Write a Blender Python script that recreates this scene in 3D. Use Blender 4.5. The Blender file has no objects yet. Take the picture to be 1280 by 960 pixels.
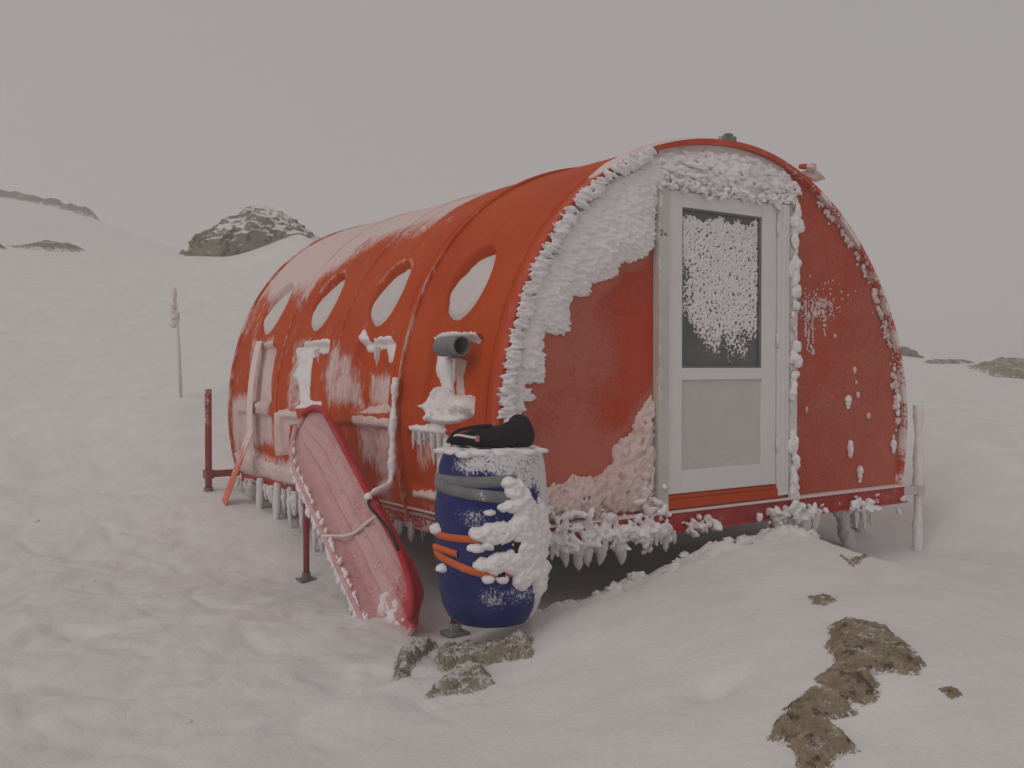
import bpy, bmesh, math, random
import numpy as np
from mathutils import Vector

R_ = math.radians
random.seed(7)
RNG = np.random.RandomState(11)
scene = bpy.context.scene
COL = scene.collection

# ------------------------------------------------------------------ camera
cam_d = bpy.data.cameras.new('camera')
cam = bpy.data.objects.new('camera', cam_d)
COL.objects.link(cam)
scene.camera = cam
cam.location = (-4.81, -4.40, 1.36)
_g = Vector((0.5692, 0.8222, -math.tan(math.atan(20 / 1219.0)))).normalized()
cam.rotation_euler = _g.to_track_quat('-Z', 'Y').to_euler()
cam_d.sensor_width = 36.0
cam_d.lens = 36.0 * 1219.0 / 1280.0
cam_d.clip_start = 0.05
cam_d.clip_end = 1500.0

# ------------------------------------------------------------------ sky: even overcast
SUN_EL, SUN_AZ = R_(44), R_(255)          # azimuth: compass-like, from +Y clockwise
world = bpy.data.worlds.new('World')
scene.world = world
world.use_nodes = True
wn, wl = world.node_tree.nodes, world.node_tree.links
wn.clear()
sky = wn.new('ShaderNodeTexSky')
sky.sky_type = 'NISHITA'
sky.sun_disc = False
sky.sun_elevation = SUN_EL
sky.sun_rotation = SUN_AZ
sky.dust_density = 4.0
hs = wn.new('ShaderNodeHueSaturation')
hs.inputs['Saturation'].default_value = 0.15
wl.new(sky.outputs[0], hs.inputs['Color'])
mx = wn.new('ShaderNodeMix'); mx.data_type = 'RGBA'
mx.inputs[0].default_value = 0.84
wl.new(hs.outputs[0], mx.inputs[6])
# cloud cover, evenly a little brighter and warmer towards the veiled sun
tcw = wn.new('ShaderNodeTexCoord')
dp = wn.new('ShaderNodeVectorMath'); dp.operation = 'DOT_PRODUCT'
wl.new(tcw.outputs['Generated'], dp.inputs[0])
dp.inputs[1].default_value = (math.sin(SUN_AZ), math.cos(SUN_AZ), 0.0)
mr = wn.new('ShaderNodeMapRange')
mr.inputs[1].default_value = -1.0; mr.inputs[2].default_value = 1.0
wl.new(dp.outputs['Value'], mr.inputs[0])
cm = wn.new('ShaderNodeMix'); cm.data_type = 'RGBA'
cm.inputs[6].default_value = (3.50, 3.30, 3.30, 1)
cm.inputs[7].default_value = (4.75, 4.25, 4.08, 1)
wl.new(mr.outputs[0], cm.inputs[0])
wl.new(cm.outputs[2], mx.inputs[7])
bgn = wn.new('ShaderNodeBackground')
bgn.inputs['Strength'].default_value = 0.098
wl.new(mx.outputs[2], bgn.inputs['Color'])
wo = wn.new('ShaderNodeOutputWorld')
wl.new(bgn.outputs[0], wo.inputs['Surface'])

# ------------------------------------------------------------------ sun through cloud
sd_ = bpy.data.lights.new('sun', 'SUN')
sd_.energy = 0.5
sd_.angle = R_(35)
sd_.color = (1.0, 0.95, 0.91)
sun = bpy.data.objects.new('sun', sd_)
COL.objects.link(sun)
_sv = Vector((math.sin(SUN_AZ) * math.cos(SUN_EL), math.cos(SUN_AZ) * math.cos(SUN_EL), math.sin(SUN_EL)))
sun.rotation_euler = _sv.to_track_quat('Z', 'Y').to_euler()

vs = scene.view_settings
vs.view_transform = 'Standard'
vs.look = 'None'
vs.exposure = 0.0
vs.gamma = 1.0
vs.use_curve_mapping = False
scene.render.engine = 'CYCLES'
scene.cycles.use_denoising = True
scene.cycles.max_bounces = 8
scene.cycles.volume_bounces = 2

# ------------------------------------------------------------------ numpy noise
_perm = np.random.RandomState(3).permutation(256)
_perm = np.concatenate([_perm, _perm, _perm])
_grad = np.random.RandomState(4).normal(size=(256, 3))
_grad /= np.linalg.norm(_grad, axis=1)[:, None]


def perlin(x, y, z=0.0, seed=0):
    x, y, z = np.broadcast_arrays(np.asarray(x, float) + seed * 17.3, np.asarray(y, float) - seed * 9.1,
                                  np.asarray(z, float) + seed * 4.7)
    xi, yi, zi = np.floor(x).astype(int), np.floor(y).astype(int), np.floor(z).astype(int)
    xf, yf, zf = x - xi, y - yi, z - zi
    u, v, w = (t * t * t * (t * (t * 6 - 15) + 10) for t in (xf, yf, zf))
    xi, yi, zi = xi & 255, yi & 255, zi & 255

    def gr(a, b, c):
        h = _perm[_perm[_perm[(xi + a) & 255] + ((yi + b) & 255)] + ((zi + c) & 255)]
        q = _grad[h]
        return q[..., 0] * (xf - a) + q[..., 1] * (yf - b) + q[..., 2] * (zf - c)

    def lp(a, b, t):
        return a + (b - a) * t
    x00 = lp(gr(0, 0, 0), gr(1, 0, 0), u); x10 = lp(gr(0, 1, 0), gr(1, 1, 0), u)
    x01 = lp(gr(0, 0, 1), gr(1, 0, 1), u); x11 = lp(gr(0, 1, 1), gr(1, 1, 1), u)
    return lp(lp(x00, x10, v), lp(x01, x11, v), w) * 1.6


def fbm(x, y, z=0.0, oct=4, seed=0, gain=0.5):
    s, a, f = 0.0, 1.0, 1.0
    for k in range(oct):
        s = s + a * perlin(np.asarray(x) * f, np.asarray(y) * f, np.asarray(z) * f, seed + k * 3)
        a *= gain; f *= 2.03
    return s


def sstep(a, b, x):
    t = np.clip((np.asarray(x, float) - a) / (b - a), 0, 1)
    return t * t * (3 - 2 * t)


def sdpoly(px, py, poly):
    """signed distance, positive inside"""
    px = np.asarray(px, float); py = np.asarray(py, float)
    d = np.full(px.shape, 1e9); ins = np.zeros(px.shape, bool)
    n = len(poly)
    for i in range(n):
        ax, ay = poly[i]; bx, by = poly[(i + 1) % n]
        ex, ey = bx - ax, by - ay
        wx, wy = px - ax, py - ay
        t = np.clip((wx * ex + wy * ey) / (ex * ex + ey * ey + 1e-12), 0, 1)
        d = np.minimum(d, np.hypot(wx - ex * t, wy - ey * t))
        if ay != by:
            c = (ay > py) != (by > py)
            ins ^= c & (px < (bx - ax) * (py - ay) / (by - ay) + ax)
    return np.where(ins, d, -d)


# ------------------------------------------------------------------ mesh helpers
def wloc(o):
    v = Vector((0, 0, 0))
    while o is not None:
        v += Vector(o.location); o = o.parent
    return np.array(v)


def make_mesh(name, V, F, attrs=None, smooth=True):
    V = np.asarray(V, np.float32)
    me = bpy.data.meshes.new(name)
    groups = F if isinstance(F, (list, tuple)) and len(F) and isinstance(F[0], np.ndarray) else [np.asarray(F)]
    groups = [g for g in groups if len(g)]
    loops = np.concatenate([g.ravel() for g in groups]).astype(np.int32)
    sizes = np.concatenate([np.full(len(g), g.shape[1]) for g in groups]).astype(np.int32)
    starts = np.concatenate([[0], np.cumsum(sizes)[:-1]]).astype(np.int32)
    me.vertices.add(len(V)); me.vertices.foreach_set('co', V.ravel())
    me.loops.add(len(loops)); me.loops.foreach_set('vertex_index', loops)
    me.polygons.add(len(sizes)); me.polygons.foreach_set('loop_start', starts)
    me.polygons.foreach_set('loop_total', sizes)
    me.update(calc_edges=True)
    me.polygons.foreach_set('use_smooth', np.full(len(sizes), smooth))
    for k, a in (attrs or {}).items():
        at = me.attributes.new(k, 'FLOAT', 'POINT')
        at.data.foreach_set('value', np.asarray(a, np.float32).ravel())
    me.validate()
    return me


def mobj(name, V, F, mat, parent=None, attrs=None, smooth=True, kind=None):
    V = np.asarray(V, float)
    if parent is not None:
        V = V - wloc(parent)
    o = bpy.data.objects.new(name, make_mesh(name, V, F, attrs, smooth))
    o.data.materials.append(mat)
    COL.objects.link(o)
    o.parent = parent
    if kind:
        o['kind'] = kind
    return o


def empty(name, loc, label, cat, group=None):
    o = bpy.data.objects.new(name, None)
    o.location = loc; o.empty_display_size = 0.2
    COL.objects.link(o)
    o['label'] = label; o['category'] = cat
    if group:
        o['group'] = group
    return o


def tag(o, label, cat, group=None):
    o['label'] = label; o['category'] = cat
    if group:
        o['group'] = group
    return o


def grid_faces(nu, nv, keep=None):
    i = np.arange(nu - 1)[:, None] * nv + np.arange(nv - 1)[None, :]
    f = np.stack([i, i + nv, i + nv + 1, i + 1], -1).reshape(-1, 4)
    if keep is not None:
        k = keep.ravel()
        f = f[k[f].any(1)]
    return f


def compact(V, F, attrs=None):
    used = np.unique(F)
    m = np.full(len(V), -1); m[used] = np.arange(len(used))
    return V[used], m[F], {k: a[used] for k, a in (attrs or {}).items()}


_ico = {}


def ico(n):
    if n not in _ico:
        bm = bmesh.new(); bmesh.ops.create_icosphere(bm, subdivisions=n, radius=1)
        bm.verts.ensure_lookup_table()
        _ico[n] = (np.array([v.co[:] for v in bm.verts]), np.array([[v.index for v in f.verts] for f in bm.faces]))
        bm.free()
    return _ico[n]


def lumps(centers, axes, n=2, rough=0.25, nscale=2.0, seed=0, taper=0.0, sharp=0.0):
    """many noisy blobs at once; axes[i] = 3x3 rows: the scaled local axes"""
    v0, f0 = ico(n)
    k = len(centers)
    off = RNG.uniform(-50, 50, (k, 1, 3))
    P = v0[None] * nscale + off
    r = 1 + rough * perlin(P[..., 0], P[..., 1], P[..., 2], seed) + rough * .5 * perlin(P[..., 0] * 2.3, P[..., 1] * 2.3, P[..., 2] * 2.3, seed + 5)
    L = v0[None] * r[..., None]
    if taper:
        s = 1 - taper * (L[..., 0:1] * .5 + .5)
        L = np.concatenate([L[..., 0:1], L[..., 1:] * s], -1)
    A = np.asarray(axes, float)
    V = np.einsum('kvi,kij->kvj', L, A) + np.asarray(centers, float)[:, None, :]
    F = f0[None] + (np.arange(k) * len(v0))[:, None, None]
    return V.reshape(-1, 3), F.reshape(-1, 3)


def joinm(parts):
    Vs, Fs, o = [], [], 0
    for V, F in parts:
        Vs.append(V); Fs.append(np.asarray(F) + o); o += len(V)
    V = np.concatenate(Vs)
    g = {}
    for f in Fs:
        g.setdefault(f.shape[1], []).append(f)
    return V, [np.concatenate(x) for x in g.values()]


def fuse(o, voxel, it=3):
    """melt overlapping lumps into one continuous crust"""
    md = o.modifiers.new('remesh', 'REMESH'); md.mode = 'VOXEL'; md.voxel_size = voxel; md.use_smooth_shade = True
    if it:
        ms = o.modifiers.new('smooth', 'SMOOTH'); ms.iterations = it; ms.factor = .5
    return o


def box(c, s, bev=0.0):
    bm = bmesh.new(); bmesh.ops.create_cube(bm, size=1)
    for v in bm.verts:
        v.co = Vector((c[0] + v.co.x * s[0], c[1] + v.co.y * s[1], c[2] + v.co.z * s[2]))
    if bev:
        bmesh.ops.bevel(bm, geom=bm.edges[:], offset=bev, segments=2, profile=0.6, affect='EDGES')
    bmesh.ops.triangulate(bm, faces=bm.faces[:])
    bm.verts.ensure_lookup_table(); bm.verts.index_update()
    r = np.array([v.co[:] for v in bm.verts]), np.array([[v.index for v in f.verts] for f in bm.faces])
    bm.free()
    return r


def bx(x0, x1, y0, y1, z0, z1, bev=0.003):
    return box(((x0 + x1) / 2, (y0 + y1) / 2, (z0 + z1) / 2), (x1 - x0, y1 - y0, z1 - z0), bev)


def tube(path, rad, seg=10, caps=True, rough=0.0, seed=0):
    P = np.asarray(path, float); n = len(P)
    rad = np.broadcast_to(np.asarray(rad, float), (n,)).copy()
    T = np.gradient(P, axis=0); T /= np.linalg.norm(T, axis=1)[:, None] + 1e-12
    ref = np.array([0, 0, 1.0]) if abs(T[0][2]) < .9 else np.array([1.0, 0, 0])
    V = []
    for i in range(n):
        a = np.cross(T[i], ref); a /= np.linalg.norm(a) + 1e-12; b = np.cross(T[i], a); ref = np.cross(a, T[i])
        ang = np.arange(seg) * 2 * math.pi / seg
        rr = rad[i] * (1 + (rough * perlin(P[i][0] * 30 + np.cos(ang) * 1.5, P[i][1] * 30 + np.sin(ang) * 1.5, P[i][2] * 30, seed) if rough else 0))
        V.append(P[i] + np.outer(np.cos(ang) * rr, a) + np.outer(np.sin(ang) * rr, b))
    V = np.concatenate(V)
    F = []
    for i in range(n - 1):
        for j in range(seg):
            k = (j + 1) % seg
            F.append([i * seg + j, i * seg + k, (i + 1) * seg + k]); F.append([i * seg + j, (i + 1) * seg + k, (i + 1) * seg + j])
    if caps:
        V = np.concatenate([V, P[:1], P[-1:]])
        for j in range(seg):
            k = (j + 1) % seg
            F.append([n * seg, k, j]); F.append([n * seg + 1, (n - 1) * seg + j, (n - 1) * seg + k])
    return V, np.array(F)


def resample(pts, n):
    P = np.asarray(pts, float)
    # Catmull-Rom
    Q = np.concatenate([[2 * P[0] - P[1]], P, [2 * P[-1] - P[-2]]])
    out = []
    m = len(P) - 1
    for t in np.linspace(0, m, n):
        i = min(int(t), m - 1); f = t - i
        a, b, c, d = Q[i], Q[i + 1], Q[i + 2], Q[i + 3]
        out.append(.5 * ((2 * b) + (-a + c) * f + (2 * a - 5 * b + 4 * c - d) * f * f + (-a + 3 * b - 3 * c + d) * f ** 3))
    return np.array(out)


# ------------------------------------------------------------------ materials
def newmat(name):
    m = bpy.data.materials.new(name); m.use_nodes = True
    nt = m.node_tree; nt.nodes.clear()
    out = nt.nodes.new('ShaderNodeOutputMaterial')
    b = nt.nodes.new('ShaderNodeBsdfPrincipled')
    nt.links.new(b.outputs[0], out.inputs['Surface'])
    return m, nt, b


def N(nt, t, **kw):
    n = nt.nodes.new(t)
    for k, v in kw.items():
        setattr(n, k, v)
    return n


def noise(nt, scale, detail=4, rough=.55, vec=None, dist=0.0):
    n = N(nt, 'ShaderNodeTexNoise')
    n.inputs['Scale'].default_value = scale; n.inputs['Detail'].default_value = detail
    n.inputs['Roughness'].default_value = rough; n.inputs['Distortion'].default_value = dist
    if vec is not None:
        nt.links.new(vec, n.inputs['Vector'])
    return n.outputs[0]


def objvec(nt, scale=(1, 1, 1)):
    tc = N(nt, 'ShaderNodeTexCoord')
    mp = N(nt, 'ShaderNodeMapping'); mp.inputs['Scale'].default_value = scale
    nt.links.new(tc.outputs['Object'], mp.inputs['Vector'])
    return mp.outputs[0]


def math_(nt, op, a, b=None, c=None):
    n = N(nt, 'ShaderNodeMath', operation=op)
    for i, v in enumerate((a, b, c)):
        if v is None:
            continue
        if isinstance(v, (int, float)):
            n.inputs[i].default_value = v
        else:
            nt.links.new(v, n.inputs[i])
    return n.outputs[0]


def maprange(nt, v, a, b, c=0.0, d=1.0, smooth=True):
    n = N(nt, 'ShaderNodeMapRange')
    if smooth:
        n.interpolation_type = 'SMOOTHSTEP'
    nt.links.new(v, n.inputs[0])
    for i, q in enumerate((a, b, c, d)):
        n.inputs[i + 1].default_value = q
    return n.outputs[0]


def mix(nt, f, a, b):
    n = N(nt, 'ShaderNodeMix', data_type='RGBA')
    if isinstance(f, (int, float)):
        n.inputs[0].default_value = f
    else:
        nt.links.new(f, n.inputs[0])
    for i, v in ((6, a), (7, b)):
        if isinstance(v, tuple):
            n.inputs[i].default_value = (*v, 1)
        else:
            nt.links.new(v, n.inputs[i])
    return n.outputs[2]


def bump(nt, b, h, strength, dist):
    n = N(nt, 'ShaderNodeBump')
    n.inputs['Strength'].default_value = strength; n.inputs['Distance'].default_value = dist
    nt.links.new(h, n.inputs['Height']); nt.links.new(n.outputs[0], b.inputs['Normal'])


SNOWC = (.73, .72, .712)


def snow_mat(name, col=SNOWC, fine=60, st=.5, dist=.01, rough=.75, col2=None):
    m, nt, b = newmat(name)
    v = objvec(nt)
    n1 = noise(nt, 3.0, 5, .6, v); n2 = noise(nt, fine, 4, .65, v); n3 = noise(nt, fine * 5, 2, .5, v)
    c2 = col2 or tuple(x * .92 for x in col)
    nt.links.new(mix(nt, maprange(nt, n1, .3, .7), c2, col), b.inputs['Base Color'])
    b.inputs['Roughness'].default_value = rough
    b.inputs['Specular IOR Level'].default_value = .25
    n5 = noise(nt, fine * .33, 4, .6, v)
    h = math_(nt, 'ADD', math_(nt, 'MULTIPLY_ADD', n5, 1.2, n2), math_(nt, 'MULTIPLY', n3, .25))
    bump(nt, b, h, st, dist)
    return m


M = {}
M['snow'] = snow_mat('snow', fine=24, st=.55, dist=.012)
M['rime'] = snow_mat('rime', (.86, .83, .84), 45, .7, .009, .6)
M['rime_pink'] = snow_mat('rime_pink', (.75, .63, .61), 55, .6, .008, .5, (.67, .48, .45))
M['packed'] = snow_mat('shaded_packed_snow', (.64, .60, .585), 40, .5, .006, .7)  # porthole snow, its colour darkened for the shade of the recess
M['ice'] = snow_mat('ice', (.72, .685, .685), 40, .5, .006, .35)


def frosted(name, base, base2, frost=(.80, .76, .75), coarse=5.0, fine=70.0, amp=(.5, .5), thin=.12, thincol=None,
            rough=.45, stretch=(1, 1, 1), lo=.38, hi=.62, bst=.35, maxmix=.93, vec_scale=1.0):
    """painted surface with a thin frost whose cover follows the point attribute 'frost'"""
    m, nt, b = newmat(name)
    v = objvec(nt, stretch)
    v1 = objvec(nt)
    at = N(nt, 'ShaderNodeAttribute', attribute_name='frost')
    a = at.outputs['Fac']
    n1 = noise(nt, coarse, 5, .6, v); n2 = noise(nt, fine, 4, .6, v); n3 = noise(nt, fine * 4, 2, .5, v1)
    s = math_(nt, 'MULTIPLY_ADD', math_(nt, 'SUBTRACT', n1, .5), amp[0] * 2, a)
    s = math_(nt, 'MULTIPLY_ADD', math_(nt, 'SUBTRACT', n2, .5), amp[1] * 2, s)
    f = maprange(nt, s, lo, hi, 0, maxmix)
    f = math_(nt, 'MULTIPLY', f, maprange(nt, a, .02, .15))
    n4 = noise(nt, 1.7, 4, .6, v1)
    pc = mix(nt, maprange(nt, n4, .3, .7), base, base2)
    th = maprange(nt, math_(nt, 'ADD', math_(nt, 'MULTIPLY', n1, .5), math_(nt, 'MULTIPLY', n3, .5)), .35, .7, 0, thin * 2)
    pc = mix(nt, th, pc, thincol or frost)
    nt.links.new(mix(nt, f, pc, frost), b.inputs['Base Color'])
    nt.links.new(math_(nt, 'MULTIPLY_ADD', f, .8 - rough, rough), b.inputs['Roughness'])
    b.inputs['Specular IOR Level'].default_value = .09
    h = math_(nt, 'MULTIPLY_ADD', n3, .15, math_(nt, 'MULTIPLY', f, math_(nt, 'ADD', n2, .3)))
    bump(nt, b, h, bst, .012)
    return m


ORANGE, ORANGE2 = (.52, .066, .003), (.45, .049, .002)
M['shell'] = frosted('orange_shell', ORANGE, ORANGE2, frost=(.68, .56, .54), coarse=4, fine=30, amp=(.46, .46), thin=.035, lo=.30, hi=.78,
                     stretch=(1, 1, .45), thincol=(.75, .38, .25), rough=.6)
M['panel'] = frosted('front_panel', (.53, .052, .012), (.46, .042, .009), frost=(.54, .19, .14), coarse=3, fine=46, amp=(.35, .60), thin=.08,
                     thincol=(.60, .32, .26), rough=.6, lo=.25, hi=.9, bst=1.0, maxmix=.62)
M['red'] = frosted('red_paint', (.42, .022, .014), (.34, .016, .012), frost=(.76, .66, .65), coarse=6, fine=60, thin=.10,
                   thincol=(.7, .35, .32), rough=.4)
M['rim'] = frosted('rim_paint', (.54, .058, .006), (.48, .042, .005), frost=(.78, .70, .68), coarse=8, fine=40, thin=.06, rough=.4)
M['post'] = frosted('post_paint', (.30, .016, .014), (.25, .014, .012), frost=(.66, .61, .61), coarse=6, fine=50, thin=.15,
                    thincol=(.6, .4, .4), rough=.5)
M['sled'] = frosted('sled_plastic', (.46, .010, .018), (.40, .009, .016), frost=(.66, .47, .46), coarse=4, fine=55, amp=(.40, .45), thin=.10,
                    thincol=(.75, .45, .45), rough=.35, lo=.15, hi=.85, maxmix=.84)
M['blue'] = frosted('blue_plastic', (.004, .010, .11), (.005, .013, .135), frost=(.70, .69, .70), coarse=7, fine=75, amp=(.35, .6), thin=.03,
                    rough=.4, lo=.34, hi=.72)
M['strap'] = frosted('orange_webbing', (.62, .14, .02), (.55, .10, .02), frost=(.8, .7, .66), coarse=9, fine=90, thin=.05, rough=.7)
M['tiestrap'] = frosted('red_webbing', (.70, .13, .06), (.62, .10, .05), frost=(.80, .68, .66), coarse=9, fine=60, thin=.15, rough=.7)
M['tape'] = frosted('grey_tape', (.16, .165, .17), (.13, .135, .14), frost=(.72, .72, .73), coarse=9, fine=80, thin=.08, rough=.5)
M['grey'] = frosted('grey_pipe', (.16, .16, .165), (.11, .11, .115), frost=(.6, .6, .6), coarse=10, fine=70, thin=.15, rough=.55)
M['door'] = frosted('white_door', (.73, .715, .72), (.70, .685, .69), frost=(.74, .71, .71), coarse=4, fine=50, thin=.15, rough=.4, bst=.2)
M['jamb'] = frosted('white_jamb', (.47, .475, .43), (.55, .55, .51), frost=(.74, .71, .71), coarse=9, fine=40, thin=.2, rough=.5)
M['doorpanel'] = frosted('door_panel', (.54, .52, .49), (.58, .56, .535), frost=(.65, .62, .61), coarse=6, fine=60, thin=.25, rough=.5, bst=.5)


def plain(name, col, rough=.6, nscale=40, var=.15, bst=.2, spec=.4):
    m, nt, b = newmat(name)
    v = objvec(nt)
    n = noise(nt, nscale, 4, .6, v)
    nt.links.new(mix(nt, n, tuple(c * (1 - var) for c in col), tuple(min(1, c * (1 + var)) for c in col)), b.inputs['Base Color'])
    b.inputs['Roughness'].default_value = rough
    b.inputs['Specular IOR Level'].default_value = spec
    bump(nt, b, n, bst, .01)
    return m


M['glass'] = plain('dark_pane', (.10, .103, .108), .25, 6, .3, .05)
M['black'] = plain('black_fabric', (.016, .015, .017), .85, 120, .4, .5, .2)
M['blackcord'] = plain('black_cord', (.012, .012, .013), .6, 200)
M['whitecord'] = plain('white_cord', (.72, .68, .67), .8, 200)
M['pinkpull'] = plain('pink_pull', (.55, .16, .2), .6)
M['ink'] = plain('black_ink', (.02, .02, .02), .7)
M['dark'] = plain('frosted_floor', (.42, .39, .39), .8)


def rock_mat(name, a, b_, c, snowy=.0, snow_lo=.55, scale=6):
    m, nt, b = newmat(name)
    v = objvec(nt)
    n1 = noise(nt, scale, 6, .65, v, .6); n2 = noise(nt, scale * 6, 5, .7, v); n3 = noise(nt, scale * 1.7, 4, .6, v)
    col = mix(nt, maprange(nt, n1, .35, .62), a, b_)
    col = mix(nt, maprange(nt, n3, .53, .62, 0, .85), col, c)
    col = mix(nt, maprange(nt, n2, .45, .75, 0, .5), col, tuple(x * 1.5 for x in a))
    if snowy > 0:
        geo = N(nt, 'ShaderNodeNewGeometry')
        sp = N(nt, 'ShaderNodeSeparateXYZ'); nt.links.new(geo.outputs['Normal'], sp.inputs[0])
        s = math_(nt, 'MULTIPLY_ADD', math_(nt, 'SUBTRACT', n2, .5), 1.1, sp.outputs[2])
        s = math_(nt, 'MULTIPLY_ADD', math_(nt, 'SUBTRACT', n1, .5), 1.2, s)
        f = maprange(nt, s, snow_lo, snow_lo + .22, 0, snowy)
        col = mix(nt, f, col, SNOWC)
    at = N(nt, 'ShaderNodeAttribute', attribute_name='frost')
    e = math_(nt, 'MULTIPLY_ADD', math_(nt, 'SUBTRACT', n2, .5), 1.6, at.outputs['Fac'])
    e = math_(nt, 'MULTIPLY_ADD', math_(nt, 'SUBTRACT', n3, .5), 1.0, e)
    col = mix(nt, maprange(nt, e, .55, .72, 0, .97), col, SNOWC)
    nt.links.new(col, b.inputs['Base Color'])
    b.inputs['Roughness'].default_value = .9
    b.inputs['Specular IOR Level'].default_value = .2
    bump(nt, b, math_(nt, 'ADD', n1, math_(nt, 'MULTIPLY', n2, .5)), .8, .05 if scale < 4 else .03)
    return m


M['rock'] = rock_mat('brown_rock', (.26, .205, .135), (.36, .295, .205), (.085, .062, .044), .9, 1.02, 11)
M['boulder'] = rock_mat('boulder_rock', (.16, .145, .11), (.25, .225, .17), (.05, .043, .034), .95, .55, 1.6)
M['farrock'] = rock_mat('far_rock', (.12, .11, .10), (.17, .16, .14), (.06, .055, .05), .9, .95, 2.0)
M['lichen'] = rock_mat('lichen_rock', (.20, .19, .125), (.27, .255, .17), (.10, .09, .065), .7, .98, 2.5)
M['stone'] = rock_mat('frosted_stone', (.28, .235, .17), (.42, .37, .30), (.17, .145, .11), .95, .74, 14)

# ================================================================== terrain
CP = np.array([
    (-4.8, -4.4, 0), (-7, -2, 0.02), (-4.37, -.7, 0), (-2.93, -1.69, 0), (-1.87, -2.87, .15), (-2.09, -2.21, .19),
    (-1.66, -2.23, .27), (-2.08, -1.76, .12), (-2.4, -.72, -.03), (-2.6, -.39, -.04), (-3.87, 3.33, .02), (-3.13, 9.39, .5),
    (-2.85, 5.9, .18), (-2.87, 2.94, -.03), (-2.88, 1.2, -.05), (-2.08, 4.29, .27), (-2.08, 2.11, -.15), (-2.05, .1, -.10),
    (-2.25, .28, -.05), (-2.4, -.25, -.06), (-2.0, -.62, .06), (-1.78, -.42, .12),
    (-1.55, -.3, .10), (-1.21, -.3, .12), (-.78, -.3, .22), (-.45, -.3, .28), (.29, -.3, .31), (.62, -.42, .12),
    (-1.6, .35, -.12), (-.6, .3, -.06), (.3, .35, .02), (1.3, .6, .04), (0, 2, -.1), (-1.4, 2, .02), (1.4, 2, -.12), (0, 4, .0), (-1.3, 4, .15), (1.6, 4, .0),
    (-1.95, 3.2, .10), (2.14, .05, -.07), (1.3, -.25, -.03), (1.05, -.8, .13), (.45, -.85, .17), (1.7, -.95, .05), (-.6, -1.2, .27), (-.9, -2, .28),
    (1.6, -1.7, .0), (.5, -2.2, .15), (2.75, -.49, .12), (3.71, .64, .55), (5, -1, .45), (3, 2.5, .7), (14.94, 6.26, 1.12), (21.5, 11.4, 1.35), (26.7, 16.4, 1.7),
    (-1.33, 7.78, 1.0), (2.6, 20.9, 4.25), (5.15, 19.2, 4.25), (4.6, 18.6, 4.6), (3.2, 19.2, 4.05), (3.5, 63, 12.2), (8, 60, 10.8), (-4, 66, 13.4), (0.05, 34.9, 5.6), (2.4, 33.3, 5.4), (-10, 10, .8),
    (-20, 30, 4), (-30, 0, -1), (8, 9, 1.6), (12, 14, 2.0), (40, 0, 1), (60, 40, 2), (40, -40, -2), (-40, -40, -3), (-60, 60, 8), (15, 60, 7.9), (30, 60, 5),
    (0, 130, 21), (60, 120, 6), (120, 60, 1.5), (-80, 120, 18), (130, 0, .5), (-120, 0, -2), (0, -120, -6), (120, -100, -5), (-120, -100, -5), (120, 130, 3)], float)


def _ker(r):
    return np.sqrt(r * r + .12 ** 2)


def _solve():
    n = len(CP)
    D = _ker(np.hypot(CP[:, None, 0] - CP[None, :, 0], CP[:, None, 1] - CP[None, :, 1]))
    A = np.zeros((n + 3, n + 3)); A[:n, :n] = D
    A[:n, n] = 1; A[:n, n + 1:] = CP[:, :2]; A[n:, :n] = A[:n, n:].T
    b = np.zeros(n + 3); b[:n] = CP[:, 2]
    return np.linalg.solve(A, b)


_W = _solve()


def ground_z(x, y, detail=True):
    x = np.asarray(x, float); y = np.asarray(y, float)
    z = _W[-3] + _W[-2] * x + _W[-1] * y
    for i in range(len(CP)):
        z = z + _W[i] * _ker(np.hypot(x - CP[i, 0], y - CP[i, 1]))
    if not detail:
        return z
    left = sstep(-1.9, -2.6, x) * sstep(-1.6, -.6, y) * sstep(14, 6, y)         # trodden side
    crest = np.exp(-((y + .28) / .2) ** 2) * sstep(-2.2, -1.6, x) * sstep(.9, .4, x)
    near = np.exp(-((x + 2) ** 2 + y ** 2) / 900)
    z = z + (.010 + .016 * left) * fbm(x * 1.6, y * 2.2, 0, 4, 1)
    z = z - left * .012 * sstep(.14, .0, np.abs(perlin(x * 1.7 + .3 * y, y * 1.3, 0, 77))) + left * .014 * np.abs(fbm(x * 4.3, y * 4.3, 0, 3, 9)) - left * .01
    z = z + crest * (.05 * fbm(x * 5, y * 5, 0, 3, 14) + .035 * np.abs(fbm(x * 11, y * 11, 0, 3, 15)))
    z = z + .012 * near * fbm(x * .9 + y * .3, y * 2.6 - x * .8, 0, 3, 5)
    fp = sstep(.30, .62, perlin(x * 2.6, y * 2.6, 0, 21)) * left                # old footprints
    z = z - .022 * fp
    # a round dent in the foreground
    z = z - .05 * np.exp(-(((x + 2.03) / .10) ** 2 + ((y + 1.77) / .08) ** 2))
    far = sstep(10, 30, np.hypot(x + 2, y))
    z = z + far * .25 * fbm(x * .12, y * .12, 0, 4, 31)
    return z


def axis(lo, hi, step, ends, ratio=1.05):
    a = list(np.arange(lo, hi, step))
    s, p = step, a[-1]
    up = []
    while p < ends[1]:
        s *= ratio; p += s; up.append(p)
    s, p = step, a[0]
    dn = []
    while p > ends[0]:
        s *= ratio; p -= s; dn.append(p)
    return np.array(dn[::-1] + a + up)


gx = axis(-5.2, 2.6, .026, (-150, 150)); gy = axis(-3.4, 3.2, .026, (-150, 150))
GX, GY = np.meshgrid(gx, gy, indexing='ij')
GZ = ground_z(GX, GY)
ground = mobj('snow_ground', np.stack([GX, GY, GZ], -1).reshape(-1, 3), grid_faces(len(gx), len(gy)), M['snow'])
ground['kind'] = 'structure'

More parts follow.
